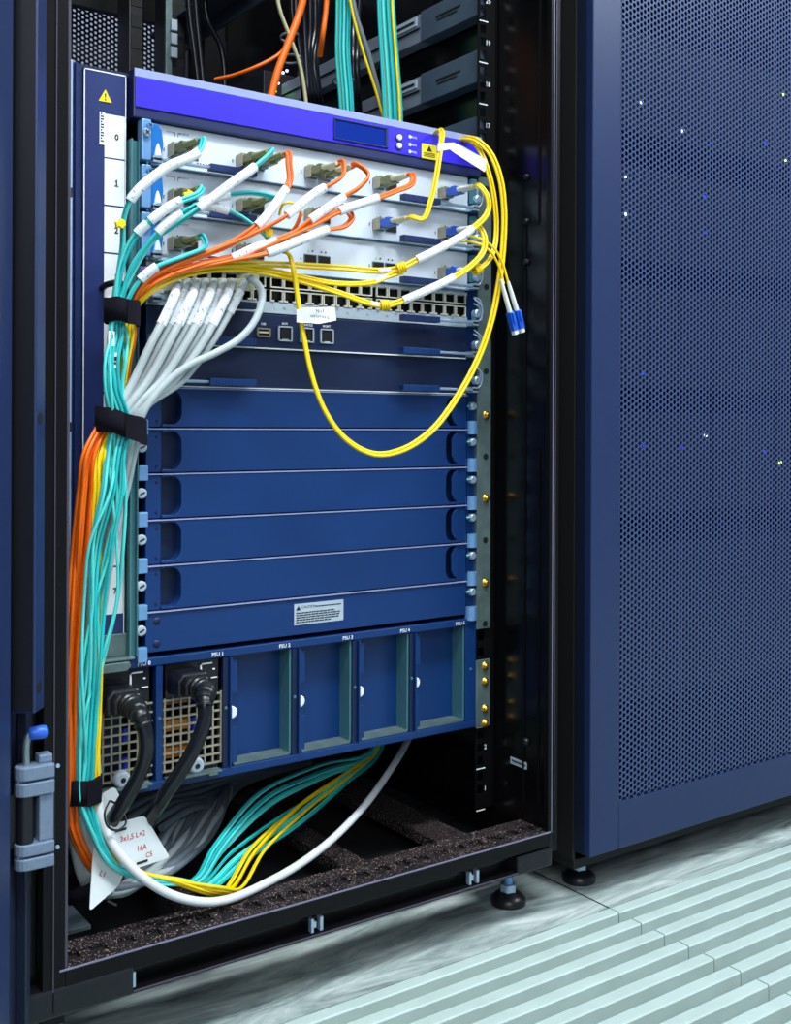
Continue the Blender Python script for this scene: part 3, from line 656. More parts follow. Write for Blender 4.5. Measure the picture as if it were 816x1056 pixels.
for x, t_ in ((.5158, 'AUX'), (.5395, 'CONSOLE'), (.5618, 'MGMT')):
    o = sq(x, .0152, .0142); mb = MB(); mb.box(x-.003, x+.003, YF-.0019, YF-.0012, zj-.0062, zj-.0050); mb.build('key', 'label_grey', o)
    text(t_, .0030, (x, YF-.0004, zj+.0096), 'white_ink', fp, 'print', bold=.00005)
o = sq(.4930, .0140, .0085, 'grille_metal'); mb = MB(); mb.box(.4880, .4980, YF-.0018, YF-.0011, zj-.0006, zj+.0010); mb.build('tongue', 'boot_cream', o)
text('USB', .0030, (.4930, YF-.0004, zj+.0080), 'white_ink', fp, 'print', bold=.00005)
# second blue card with handles
zt, zb = R(SLOT[5]), R(SLOT[6])
card = thing('control_card', ((XA+XB)/2, YF, zb), 'plain dark blue card with folding grips at its lower edge, under the USB card', 'control card')
faceplate(card, zt, zb, 'chassis_dark'); ejector(card, zb, 'l', 'chassis_blue'); ejector(card, zb, 'r', 'chassis_blue')
mb = MB(); mb.box(XA+.03, XB-.004, YF-.003, YF+.001, zb+.0002, zb+.0012); mb.build('lower_lip', 'label_white', card)
for zz in (R(.118), R(.086), R(.052)):
    mb = MB(); mb.tube(smooth_path([(.7415, YF-.004, zz+.014), (.7480, YF-.006, zz+.010), (.7490, YF-.006, zz-.004)], 5), .0010, 8); o = cp(mb, 'latch_wire', 'steel'); screw(o, (.7440, YF-.001, zz), .0032)
# blank panels
FL0, FL1, FR0, FR1 = .3785, .3925, .7225, .7358
ords = ['topmost', 'second', 'third', 'fourth', 'fifth']
proto = None
for i in range(6):
    zt, zb = R(SLOT[6+i]), R(SLOT[7+i])
    lab = ('%s of the plain blue blank panels with finger recesses, counted from the cards down' % ords[i]) if i < 5 else 'lowest blue blank panel, without finger recesses, carrying the white caution label'
    bl = thing('blank_panel', ((XA+XB)/2, YF, zb), lab, 'blank panel', 'blue blank panels')
    h = zt-zb; g = .0009
    if i < 5:
        yb = YF+.010
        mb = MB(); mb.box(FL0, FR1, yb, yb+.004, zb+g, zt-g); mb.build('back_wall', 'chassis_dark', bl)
        mb = MB(); mb.box(FL0, FL1, YF, yb, zb+g, zt-g); a = mb.build('flange', 'chassis_blue', bl, .0005)
        for zz in (zb+.006, zt-.008): mb = MB(); mb.lathe((FL1-.004, YF, zz), (0, -1, 0), [(0, .0016), (.0006, .0013)], 10); mb.build('dimple', 'chassis_dark', a)
        mb = MB(); mb.box(FR0, FR1, YF, yb, zb+g, zt-g); mb.build('flange', 'chassis_blue', bl, .0005)
        W = .0185; m_ = .0035
        def notch(x, s, w):
            pts = []
            zl, zh = zb+m_, zt-m_
            pts.append((x, zl))
            for k in range(7): a = -math.pi/2+k*math.pi/12; pts.append((x+s*(w-.009+.009*math.cos(a)), zl+.010+.010*math.sin(a)-.0006))
            for k in range(7): a = k*math.pi/12; pts.append((x+s*(w-.009+.009*math.cos(a)), zh-.010+.010*math.sin(a)+.0006))
            pts.append((x, zh)); return pts
        L = notch(FL1+.0002, 1, W); Rr = notch(FR0-.0002, -1, .0145)
        poly = [(FL1+.0002, zb+g), (FR0-.0002, zb+g)]+Rr+[(FR0-.0002, zt-g), (FL1+.0002, zt-g)]+L[::-1]
        mb = MB(); mb.prism(poly, YF-.0015, yb); mb.build('face', 'chassis_blue', bl, .0004)
        # the ear that bends out of the recess on the right
        E_ = [(FR0+.0002, zb+.004), (FR0+.0002, zt-.004), (FR0-.004, zt-.006), (FR0-.0075, zt-.012), (FR0-.0075, zb+.012), (FR0-.004, zb+.006)]
        mb = MB(); mb.prism(E_, YF-.002, YF+.0005); mb.build('finger_tab', 'chassis_blue', bl, .0006)
    else:
        mb = MB(); mb.box(FL0, FR1, YF-.0005, YF+.014, zb+g, zt-g); f = mb.build('face', 'chassis_blue', bl, .0006)
        for zz in (zb+.008, zt-.009): mb = MB(); mb.lathe((FL0+.0105, YF-.0005, zz), (0, -1, 0), [(0, .0034), (.0006, .0030), (.0007, .0004)], 14); mb.build('dimple', 'chassis_dark', f)
        mb = MB(); x0, x1, z0, z1 = .5268, .5820, R(-.1868), R(-.1668); mb.box(x0, x1, YF-.0010, YF-.0005, z0, z1); lb = mb.build('caution_label', 'label_grey', bl)
        text('CAUTION', .0036, (x0+.016, YF-.0013, z1-.0035), 'ink', lb, 'print')
        mb = MB(); mb.prism([(x0+.002, z1-.006), (x0+.007, z1-.006), (x0+.0045, z1-.0018)], YF-.0013, YF-.0010)
        for k, wd in enumerate((.045, .050, .048, .050, .040)):
            rn = random.Random(k); xx = x0+.0022
            while xx < x0+wd: l = rn.uniform(.002, .005); mb.box(xx, xx+l, YF-.0013, YF-.0010, z1-.0092-k*.0022, z1-.0082-k*.0022); xx += l+.0007
        mb.box(x0+.024, x1-.003, YF-.0013, YF-.0010, z1-.0042, z1-.0034)
        mb.build('print', 'ink', lb)
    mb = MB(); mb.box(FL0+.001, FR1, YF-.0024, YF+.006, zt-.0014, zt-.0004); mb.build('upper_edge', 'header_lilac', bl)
    # captive screw and light spring clip on each side
    zc = (zt+zb)/2
    mb = MB(); mb.lathe((.3735, YF-.001, zc-.001+.004), (0, -1, 0), [(0, .0046), (.003, .0046), (.0038, .0036)], 16); c = mb.build('thumb_screw', 'label_grey', bl); 
    mb = MB(); mb.obox((.3735, YF-.0050, zc+.003), Vector((.0022, 0, .001)), Vector((0, .0003, 0)), Vector((-.0003, 0, .0006))); mb.build('screw_slot', 'ink', c)
    mb = MB(); mb.box(.3697, .3785, YF-.006, YF+.001, zb-.006, zb+.0070); mb.build('spring_clip', 'steel_blue', bl, .0008)
    mb = MB(); mb.lathe((.7425, YF+.002, zc+.006), (0, -1, 0), [(0, .0042), (.006, .0042), (.0068, .0032)], 14); c = mb.build('thumb_screw', 'steel', bl)
    mb = MB(); mb.tube([(.7355, YF-.001, zc+.006), (.7395, YF-.003, zc+.006)], .0017, 8); mb.build('screw_neck', 'teal_steel', bl)
    mb = MB(); mb.tube([(.7432, YF+.001, zb-.0055), (.7432, YF+.001, zb+.0085)], .0068, 14); mb.build('spring_clip', 'steel_blue', bl)
# ------------------------------------------------------------------ power supplies and bay blanks
def psu(x0, x1, lab, cover_m='galvanised'):
    ps = thing('power_supply', ((x0+x1)/2, YF+.02, PZ0+.008), lab, 'power supply', 'power supplies in the two left bays')
    y = YF+.004; z0, z1 = PZ0+.0085, PZ1-.0085
    mb = MB(); mb.box(x0, x1, y, y+.006, z1-.034, z1); mb.box(x0, x1, y, y+.004, z0, z0+.006); mb.box(x0, x0+.003, y, y+.004, z0, z1); mb.box(x1-.0125, x1, y, y+.004, z0, z1) if 0 else mb.box(x1-.003, x1, y, y+.004, z0, z1)
    mb.build('front', 'black_plastic', ps, .0004)
    mb = MB(); mb.box(x0, x1, y+.030, y+.06, z0, z1); mb.build('inner_case', 'deep_black', ps)
    mb = MB(); gz0, gz1 = z0+.004, z1-.030; st = .0078; t_ = .0008; x = x0+.001
    while x < x1-.001: mb.box(x, x+t_*2, y-.0015, y+.0004, gz0, gz1); x += st
    z = gz0
    while z < gz1: mb.box(x0, x1, y-.0016, y+.0005, z, z+t_*2); z += st
    mb.build('grille', 'grille_metal', ps)
    rn = random.Random(int(x0*1e4))
    for k in range(3): mb = MB(); zz = z0+.012+k*.024; mb.box(x0+.004, x0+.034, y+.012, y+.029, zz, zz+.009); mb.build('coil', 'copper', ps)
    for k in range(3): mb = MB(); zz = z0+.008+k*.026; mb.cyl((x1-.020, y+.012, zz), (x1-.020, y+.012, zz+.012), .0042); mb.build('capacitor', 'cap_blue', ps)
    mb = MB(); mb.lathe(((x0+x1)/2+.002, y-.0015, z0+.0065), (0, -1, 0), [(0, .0074), (.003, .0074), (.006, .0066), (.0066, .0050)], 20); c = mb.build('thumb_screw', 'label_grey', ps)
    mb = MB(); cc = Vector(((x0+x1)/2+.002, y-.0083, z0+.0065)); mb.lathe(cc, (0, -1, 0), [(0, .0024), (.0004, .0022)], 10); mb.build('screw_slot', 'ink', c)
    mb = MB(); mb.box(x0+.001, x1-.004, y-.012, y-.001, z0-.0012, z0+.0006); mb.box((x0+x1)/2+.010, x1-.010, y-.016, y-.008, z0-.0018, z0-.0004); mb.build('pull_tab', 'galvanised', ps, .0004)
    mb = MB(); mb.box(x1-.021, x1-.0195, y-.0012, y, z1-.0135, z1-.003); mb.box(x1-.021, x1-.009, y-.0012, y, z1-.0042, z1-.003); mb.box(x1-.0085, x1-.0065, y-.0012, y, z1-.010, z1-.0088); mb.box(x1-.010, x1-.004, y-.0012, y, z1-.0175, z1-.0168); mb.build('print', 'white_ink', ps)
    return ps, y, z0, z1
pA = psu(.3245, .3868, 'power supply in the leftmost bay, partly behind the cable bundle')
pB = psu(.3962, .4530, 'power supply in the second bay, with a lit green light')
q = P(213, 703.5); mb = MB(); mb.lathe((q.x, pB[1], q.z), (0, -1, 0), [(0, .0019), (.0008, .0017)], 12); o = mb.build('indicator_light', 'green_led', pB[0]); o['label'] = 'lit green light'
bays = [(.4590, .5255), (.5310, .5935), (.5990, .6630), (.6680, .7358)]
for i, (a, b) in enumerate(bays):
    bp_ = thing('bay_blank', ((a+b)/2, YF+.03, PZ0+.008), 'blue blank cover recessed in the %s' % ['third power bay from the left, beside the lit supply', 'fourth power bay from the left', 'fifth power bay from the left', 'rightmost power bay'][i], 'bay cover', 'blue covers over the empty power bays')
    z0, z1 = PZ0+.0085, PZ1-.0085; yr = YF+.020
    mb = MB(); mb.box(a+.0005, b-.002, yr, yr+.003, z0, z1); mb.build('cover', 'chassis_blue', bp_)
    mb = MB(); mb.box(b-.0022, b-.0002, YF+.002, yr, z0, z1); mb.build('side_wall', 'teal_steel', bp_)
    mb = MB(); mb.box(a+.006, b-.0022, YF+.001, yr, z0-.0005, z0+.0015); mb.build('ledge', 'galvanised', bp_)
    mb = MB(); mb.box(a+.0002, a+.0020, YF-.003, yr, z0, z1); f = mb.build('flange', 'chassis_blue', bp_, .0004)
    for (za, zc) in ((z1-.034, z1-.003), (z0+.001, z0+.034)): mb = MB(); mb.box(a+.0035, a+.0105, YF+.003, YF+.0045, za, zc); mb.box(a+.0020, a+.0035, YF+.0035, YF+.008, za+.001, zc-.001); mb.build('tab', 'chassis_blue', bp_, .0006)
    zc = (z0+z1)/2-.002; mb = MB(); mb.lathe((a+.0045, YF+.006, zc), (0, -1, 0), [(0, .0058), (.003, .0058), (.0042, .0046)], 18); mb.build('thumb_screw', 'label_white', bp_)

# ================================================================== CABLES
def W(p):
    return Vector(p) if isinstance(p, Vector) else P(p[0], p[1], p[2])
def nearest(path, px, py, lo=0):
    best = min(range(lo, len(path)), key=lambda i: (proj(path[i])[0]-px)**2+(proj(path[i])[1]-py)**2); return best
def cable(name, label, cat, group, pts, m, r=.0013, n=2, sleeves=(), sub=6, sl_m='sleeve', sl_r=.0041, spread=1.0, ang=.6, ties=()):
    wp = [W(p) for p in pts]; path = smooth_path(wp, sub)
    root = thing(name, wp[0], label, cat, group)
    for k in range(n):
        if n == 1: off = (0, 0)
        else: a = ang+k*math.tau/n; off = (r*1.05*spread*math.cos(a), r*1.05*spread*math.sin(a))
        mb = MB(); mb.tube(path, r, 8 if r < .003 else 12, off=off); mb.build('strand' if n > 1 else 'jacket', m[k % len(m)] if isinstance(m, (list, tuple)) else m, root)
    for s in sleeves:
        i = nearest(path, s[0], s[1]); j = nearest(path, s[2], s[3]); i, j = sorted((i, j)); 
        if j-i < 2: j = i+2
        seg = path[i:j+1]; mm = s[4] if len(s) > 4 else sl_m; rr = s[5] if len(s) > 5 else sl_r
        mb = MB(); mb.tube(seg, rr, 14, flat=.80); mb.build('label_sleeve', mm, root)
    for t in ties:
        i = nearest(path, t[0], t[1]); mb = MB()
        q, d, a, b = frames(path)[i]; rn = random.Random(i)
        for k in range(4): c = q+d*(k-1.5)*.0022; u = (a*rn.uniform(-1, 1)+b*rn.uniform(-1, 1)).normalized(); v = d.cross(u).normalized(); mb.rings([[c+(u*math.cos(h*math.tau/12)+v*math.sin(h*math.tau/12))*.0042+(d*math.cos(g*math.tau/6)+(u*math.cos(h*math.tau/12)+v*math.sin(h*math.tau/12))*math.sin(g*math.tau/6))*.0012 for g in range(6)] for h in range(13)], cap=False)
        o = mb.build('twist_tie', 'cable_yellow', root); o['label'] = 'yellow twist tie'
    return root, path
def port_pos(card, j, g): return PORTX[j]+(.0155 if g else 0), R(SLOT[card+1])+.0160
def transceiver(card, j, g, where):
    x, z = port_pos(card, j, g); y = YF
    t = thing('optical_transceiver', (x, y, z), 'steel optical transceiver in the %s white card, %s' % (['top', 'middle', 'bottom'][card], where), 'transceiver', 'optical transceivers in the white cards')
    mb = MB(); mb.box(x-.0064, x+.0064, y-.010, y, z-.0042, z+.0042); mb.build('body', 'galvanised', t, .0005)
    mb = MB(); mb.box(x-.0070, x-.0058, y-.0125, y-.001, z-.0058, z+.0058); mb.box(x-.0030, x-.0018, y-.0125, y-.001, z-.0050, z+.0056); mb.box(x-.0070, x+.0050, y-.0125, y-.0115, z+.0046, z+.0058); mb.build('bail', 'grille_metal', t, .0003)
def lc(root, x, z, y0, body, boot, name='connector', L=.017):
    """duplex connector pointing out of the card, body then two boots; returns the tip"""
    mb = MB()
    for s in (-1, 1): mb.box(x+s*.0033-.0026, x+s*.0033+.0026, y0-L, y0, z-.0034, z+.0034)
    mb.box(x-.0045, x+.0045, y0-L*.7, y0-L*.35, z-.0028, z+.0050)
    c = mb.build(name, body, root, .0004)
    for s in (-1, 1):
        mb = MB(); mb.lathe((x+s*.0033, y0-L, z), (-s*.04, -1, 0), [(0, .0026), (.006, .0026), (.008, .0021), (.022, .0018)], 12); mb.build('boot', boot, c)
    return Vector((x, y0-L-.022, z))
# ---- how the bundles run down the left side: (sight-line row, left, right, distance)
RUN = {
 't': [(345, 113, 131, .866), (372, 108, 130, .864), (400, 108, 130, .864), (438, 113, 138, .866), (470, 110, 129, .866), (505, 106, 130, .864), (560, 92, 128, .866), (620, 86, 123, .868), (690, 84, 110, .868), (740, 82, 100, .868), (790, 81, 97, .866), (826, 82, 97, .866)],
 'y': [(345, 131, 136, .872), (372, 127, 131, .874), (400, 122, 128, .876), (438, 111, 118, .877), (470, 99, 108, .872), (505, 99, 107, .872), (560, 95, 102, .874), (620, 95, 104, .876), (690, 96, 105, .872), (740, 97, 103, .872), (790, 95, 101, .870), (826, 96, 102, .869)],
 'o': [(345, 132, 139, .876), (372, 127, 134, .880), (400, 123, 130, .880), (438, 103, 113, .877), (470, 87, 99, .872), (505, 81, 96, .872), (560, 74, 91, .874), (620, 71, 84, .874), (690, 69, 79, .874), (790, 68.5, 79, .872), (826, 69, 80, .872)],
 'g': [(438, 122, 143, .880), (466, 124, 141, .884), (500, 116, 132, .892), (560, 84, 118, .896), (620, 80, 108, .896), (690, 76, 100, .896), (790, 73, 95, .890), (826, 73, 95, .886)]}
def run(c, k, n, start=0, wob=1.0, seed=0):
    rn = random.Random(hash((ord(c), k, seed)) % 9999); out = []; f = (k+.5)/n
    ph = rn.uniform(0, 6.28)
    for i, (y, a, b, Y) in enumerate(RUN[c]):
        if y < start: continue
        ff = min(.98, max(.02, f+.16*wob*math.sin(ph+i*1.1))); loose = 1 if 460 < y < 760 or 350 < y < 420 else .3
        out.append((a+(b-a)*ff, y, Y+rn.uniform(-.004, .004)*loose+(.004 if (k % 2) else -.002)))
    return out
FAN_T = [((203, 908), (222, 872), (268, 818), (330, 789), (386, 770)), ((206, 912), (228, 878), (280, 828), (335, 800), (388, 772)), ((208, 914), (238, 880), (290, 842), (340, 812), (390, 772)),
         ((210, 917), (246, 884), (300, 846), (350, 806), (391, 773)), ((214, 919), (254, 886), (310, 848), (356, 808), (393, 773)), ((206, 910), (232, 868), (276, 822), (332, 796), (387, 771))]
FAN_Y = [((236, 919), (262, 880), (310, 830), (362, 794), (389, 772)), ((246, 918), (272, 878), (318, 834), (366, 796), (390, 772)), ((228, 921), (258, 876), (300, 838), (356, 798), (389, 771)), ((252, 916), (278, 872), (324, 832), (368, 796), (391, 773))]
def tail_t(k):
    rn = random.Random(90+k); d = k*1.6-4
    out = [(100+d, 862, .862), (116+d*.8, 890, .858), (146, 906+d*.6, .856), (180, 909+d*.7, .858)]
    f = FAN_T[k % 6]; return out+[(f[0][0]-4, f[0][1], .872), (f[1][0], f[1][1], .92), (f[2][0], f[2][1], .97), (f[3][0], f[3][1], 1.01), (f[4][0], f[4][1], 1.035), (f[4][0]+3, 745, 1.045)]
def tail_y(k):
    d = k*1.5-3
    out = [(103+d, 850, .866), (118+d, 880, .862), (145+d, 900, .856), (185, 911+d*.6, .856)]
    f = FAN_Y[k % 4]; return out+[(f[0][0]-16, f[0][1]-1, .858), (f[0][0], f[0][1], .872), (f[1][0], f[1][1], .92), (f[2][0], f[2][1], .98), (f[3][0], f[3][1], 1.02), (f[4][0], f[4][1], 1.035), (f[4][0]+3, 745, 1.045)]
def tail_o(k): d = k*1.8-4; return [(76+d, 850, .872), (86+d, 876, .876), (99+d, 897, .884), (106, 905+d*.5, .900), (112, 912, .93), (120, 905, .97)]
# ---- teal fibre pairs (label, card, port, g, boot, path above the upper strap, sleeves)
TEAL = [
 ('with plain white sleeve, from the leftmost plug of slot 0', 0, 0, 0, 'lc_olive', 'boot_olive', [(216, 150, .845), (204, 157, .842), (170, 174, .846), (136, 204, .852), (128, 224, .858), (126, 255, .864), (121, 290, .866), (117, 322, .866)], [(204, 157, 134, 206)]),
 ('with the longest sleeve, from the second plug of slot 0', 0, 1, 0, 'lc_olive', 'boot_olive', [(286, 156, .844), (263, 172, .838), (235, 192, .838), (205, 215, .842), (180, 232, .850), (155, 250, .856), (136, 276, .862), (122, 322, .864)], [(262, 173, 204, 216)]),
 ('with two short sleeves, from the leftmost plug of slot 1', 1, 0, 0, 'lc_olive', 'boot_olive', [(221, 193, .845), (204, 200, .844), (178, 211, .846), (155, 228, .850), (139, 244, .856), (126, 272, .862), (119, 322, .866)], [(186, 206, 156, 228), (152, 231, 141, 241)]),
 ('with a grey-white sleeve crossing slot 1 below its plugs', 1, 1, 0, 'lc_olive', 'boot_olive', [(281, 205, .846), (262, 199, .848), (236, 201, .848), (205, 210, .846), (170, 232, .850), (148, 258, .856), (130, 290, .862), (125, 322, .864)], [(238, 201, 206, 210), (186, 220, 160, 238)]),
 ('curling back from the leftmost plug of slot 2', 2, 0, 0, 'lc_olive', 'boot_olive', [(220, 244, .846), (212, 253, .846), (190, 264, .850), (162, 275, .856), (142, 292, .862), (128, 322, .866)], [(164, 274, 145, 289)]),
 ('with a level sleeve, from the second plug of slot 2', 2, 1, 0, 'lc_olive', 'boot_olive', [(266, 236, .850), (250, 224, .852), (232, 216, .852), (205, 213, .850), (182, 228, .854), (156, 252, .858), (136, 284, .864), (123, 322, .868)], [(234, 217, 202, 214)])]
for k, (lab, c, j, g, body, boot, pts, sl) in enumerate(TEAL):
    x, z = port_pos(c, j, g); transceiver(c, j, g, ['leftmost port, teal cable plugged in', 'second port pair, teal cable plugged in'][j])
    tip = Vector((x, YF-.012-.017-.022, z))
    full = [tip+Vector((0, .004, 0)), tip+Vector((0, -.006, 0))]+pts[(1 if c != 9 else 0):]+run('t', k, 6)+tail_t(k)
    root, path = cable('fibre_cable', 'teal pair %s' % lab, 'cable', 'teal fibre cables', full, ['cable_teal', 'cable_aqua'], .0014, 2, sl, ang=.5+k)
    lc(root, x, z, YF-.012, body, boot)
# loose aqua strands in the left bundle that start behind the upper strap
for k in range(4):
    pts = [(118+k*4, 296, .872), (115+k*4, 322, .872)]+[(p[0], p[1], p[2]-(.0045 if p[1] not in (345, 438, 470, 790, 826) else -.001)) for p in run('t', k*1.4, 6, wob=2.4, seed=5)]+tail_t(k+1)
    root, path = cable('fibre_cable', 'loose pale teal strand bowing out of the left cable bundle%s' % (', with a white number flag' if k < 2 else ''), 'cable', 'loose teal strands in the left bundle', pts, 'cable_aqua', .0013, 1)
    if k < 2:
        mb = MB(); i = nearest(path, (117, 112)[k], (352, 369)[k]); q = path[i]; mb.box(q.x-.0028, q.x+.0028, q.y-.0030, q.y-.0016, q.z-.0062, q.z+.0062); f = mb.build('number_flag', 'label_white', root, .0003); f['label'] = 'white number flag'
        mb = MB(); mb.box(q.x-.0010, q.x+.0012, q.y-.0033, q.y-.0030, q.z-.0002, q.z+.0032); mb.box(q.x-.0012, q.x+.0004, q.y-.0033, q.y-.0030, q.z-.0030, q.z-.0012); mb.build('print', 'ink', f)
# ---- orange fibre pairs
ORANGE = [
 ('with the steep sleeve beside the second plugs of slot 0', 0, 1, 1, 'lc_olive', 'boot_olive', [(298, 168, .848), (299, 186, .846), (290, 202, .844), (265, 233, .842), (240, 250, .846), (195, 268, .852), (160, 282, .860), (140, 302, .866), (133, 322, .872)], [(296, 193, 264, 233)]),
 ('with the upper left sleeve from the third plugs of slot 0', 0, 2, 0, 'lc_olive', 'boot_cream', [(354, 180, .842), (345, 188, .838), (325, 199, .838), (296, 222, .838), (262, 241, .842), (220, 259, .848), (175, 277, .856), (148, 294, .864), (135, 322, .872)], [(334, 194, 294, 222)]),
 ('looping furthest right from the third plugs of slot 0', 0, 2, 1, 'lc_olive', 'boot_cream', [(380, 180, .842), (372, 192, .840), (355, 203, .838), (320, 227, .838), (296, 245, .842), (262, 256, .844), (235, 268, .848), (195, 275, .854), (155, 289, .862), (137, 322, .874)], [(354, 204, 318, 228), (288, 249, 241, 266)]),
 ('stretched from the fourth plug of slot 0 by its narrow sleeve', 0, 3, 0, 'lc_olive', 'boot_cream', [(425, 189, .842), (408, 197, .838), (390, 204, .836), (350, 218, .836), (322, 232, .838), (290, 246, .840), (250, 262, .846), (200, 274, .852), (158, 292, .862), (136, 322, .876)], [(389, 204, 351, 218)]),
 ('with the longest printed sleeve, from the third plug of slot 1', 1, 2, 0, 'lc_olive', 'boot_cream', [(363, 224, .842), (356, 233, .840), (338, 237, .836), (305, 250, .834), (276, 261, .838), (240, 268, .846), (195, 278, .854), (156, 294, .862), (138, 322, .876)], [(337, 237, 277, 261)])]
for k, (lab, c, j, g, body, boot, pts, sl) in enumerate(ORANGE):
    x, z = port_pos(c, j, g); transceiver(c, j, g, ['', 'right of the second port pair, orange cable', 'third port pair %s, orange cable' % ('left half', 'right half')[g], 'fourth port pair, orange cable'][j])
    tip = Vector((x, YF-.051, z))
    full = [tip+Vector((0, .004, 0)), tip+Vector((0, -.006, 0))]+pts+run('o', k, 5, wob=.6)+tail_o(k)
    root, path = cable('fibre_cable', 'orange pair %s' % lab, 'cable', 'orange fibre cables', full, 'cable_orange', .00155, 2, sl, ang=.4+k)
    lc(root, x, z, YF-.012, body, boot)
pts = [(290, 258, .86), (296, 246, .852), (306, 232, .848), (310, 218, .850), (303, 212, .856)]
cable('fibre_cable', 'short loop of thin orange fibre left of the third plugs of slot 1', 'cable', 'orange fibre cables', pts, 'cable_orange', .0013, 2)
# ---- yellow fibre pairs
YEL = [
 ('from the rightmost plug of slot 0, tied, then stretched left', 0, 4, 0, 'lc_blue', 'boot_white', [(503, 203, .842), (504, 216, .842), (487, 236, .838), (458, 254, .836), (430, 268, .838), (414, 276, .842), (398, 279, .850), (350, 276, .856), (290, 273, .858), (225, 273, .856), (175, 284, .860), (148, 302, .866), (135, 322, .874)], [(488, 235, 429, 269), (403, 279, 393, 279, 'label_white', .0026)], [(414, 276)]),
 ('from the rightmost plug of slot 1, tied above the copper ports', 1, 4, 0, 'lc_blue', 'boot_white', [(500, 245, .842), (499, 258, .840), (487, 273, .838), (468, 286, .836), (430, 304, .838), (413, 311, .842), (397, 315, .846), (382, 313, .852), (350, 302, .856), (300, 287, .858), (240, 277, .858), (185, 285, .860), (152, 303, .866), (137, 322, .876)], [(469, 285, 416, 309), (391, 315, 382, 313, 'label_white', .0026)], [(398, 315)])]
for k, (lab, c, j, g, body, boot, pts, sl, ti) in enumerate(YEL):
    x, z = port_pos(c, j, g); transceiver(c, j, g, 'rightmost port, blue plug'); tip = Vector((x, YF-.051, z))
    full = [tip+Vector((0, .004, 0)), tip+Vector((0, -.006, 0))]+pts+run('y', k, 3, wob=.6)+tail_y(k)
    root, path = cable('fibre_cable', 'yellow pair %s' % lab, 'cable', 'yellow fibre cables', full, 'cable_yellow', .0015, 2, sl, ties=ti)
    lc(root, x, z, YF-.012, body, boot)
pts = [(400, 285, .848), (385, 291, .850), (345, 292, .856), (300, 283, .858), (240, 274, .858), (180, 281, .860), (150, 299, .866), (136, 322, .875)]+run('y', 2, 3, wob=.6)+tail_y(2)
cable('fibre_cable', 'single yellow pair sagging from the upper knot just above the copper ports', 'cable', 'yellow fibre cables', [(416, 280, .842)]+pts, 'cable_yellow', .0014, 2, [(399, 286, 388, 290, 'label_white', .0024)])
# big loop: slot 1 fourth plug, up over the header, round the right side and down under, back up to slot 2
x, z = port_pos(1, 3, 0); transceiver(1, 3, 0, 'fourth port pair, blue plug'); tip = Vector((x, YF-.051, z))
up = [tip+Vector((0, .004, 0)), tip+Vector((0, -.006, 0)), (436, 226, .842), (444, 208, .842), (450, 182, .845), (454, 155, .850), (456, 138, .862), (453, 134, .882), (449, 138, .900), (448, 150, .925)]
root, path = cable('fibre_cable', 'yellow pair rising from the fourth plug of slot 1, folding over the header top', 'cable', 'yellow fibre cables', up, 'cable_yellow', .0015, 2)
lc(root, x, z, YF-.012, 'lc_blue', 'boot_cream')
def flag(root, corners, th=.0006, m='label_white', name='label_flag'):
    q = [W(c) for c in corners]; nrm = (q[1]-q[0]).cross(q[2]-q[0]).normalized()
    if nrm.y > 0: nrm = -nrm
    mb = MB(); k = len(q); mb.add([p+nrm*th/2 for p in q]+[p-nrm*th/2 for p in q], [list(range(k)), list(range(2*k-1, k-1, -1))]+[(i, i+k, (i+1) % k+k, (i+1) % k) for i in range(k)])
    return mb.build(name, m, root), nrm
f, _ = flag(root, [(451.5, 148, .849), (468, 147, .846), (478, 151, .844), (502, 165, .842), (500, 177.5, .842), (470, 158.5, .844), (464, 154, .846), (451.5, 156, .849)]); f['label'] = 'white label flag'
loop = [(476, 143, .900), (482, 142.5, .884), (492, 145, .868), (505, 157, .858), (515, 180, .852), (520, 215, .850), (519, 255, .850), (515, 290, .850), (507, 330, .850), (493, 370, .850), (470, 412, .848), (443, 446, .846), (412, 465, .846), (385, 468, .846), (357, 453, .846), (336, 425, .846), (322, 388, .848), (313, 345, .850), (306, 300, .852), (301, 270, .852), (297, 261, .858), (291, 259, .868)]
root, path = cable('fibre_cable', 'long yellow fibre pair hanging in a big loop across the blue panels', 'cable', 'yellow fibre cables', loop, 'cable_yellow', .0016, 2, ang=.9)
f, _ = flag(root, [(306, 320, .845), (312, 318, .843), (345, 317, .842), (347, 330, .842), (330, 333.5, .842), (306, 332, .845)]); f['label'] = 'white label flag'
o0 = P(330, 323, .8405)
text('N/17', .0042, (o0.x, o0.y, o0.z+.0016), 'ink', f, 'lettering', rot=Matrix.Rotation(math.pi/2, 4, 'X'), bold=.00005); text('00F L17 A4 I2', .0034, (o0.x, o0.y, o0.z-.0034), 'ink', f, 'lettering')
loop2 = [(478, 145, .902), (486, 146, .884), (495, 155, .868), (504, 178, .858), (510, 205, .856), (512, 240, .856), (508, 262, .850), (500, 273, .846), (490, 279, .846), (478, 281, .852)]
x, z = port_pos(2, 4, 0); transceiver(2, 4, 0, 'rightmost port, blue plug'); tip = Vector((x, YF-.051, z))
root, path = cable('fibre_cable', 'yellow fibre pair dropping from the header corner to the rightmost plug of slot 2', 'cable', 'yellow fibre cables', loop2[:-1]+[tip+Vector((0, -.006, 0)), tip+Vector((0, .004, 0))], 'cable_yellow', .0013, 2, ties=[(492, 278)])
lc(root, x, z, YF-.012, 'lc_blue', 'boot_white')
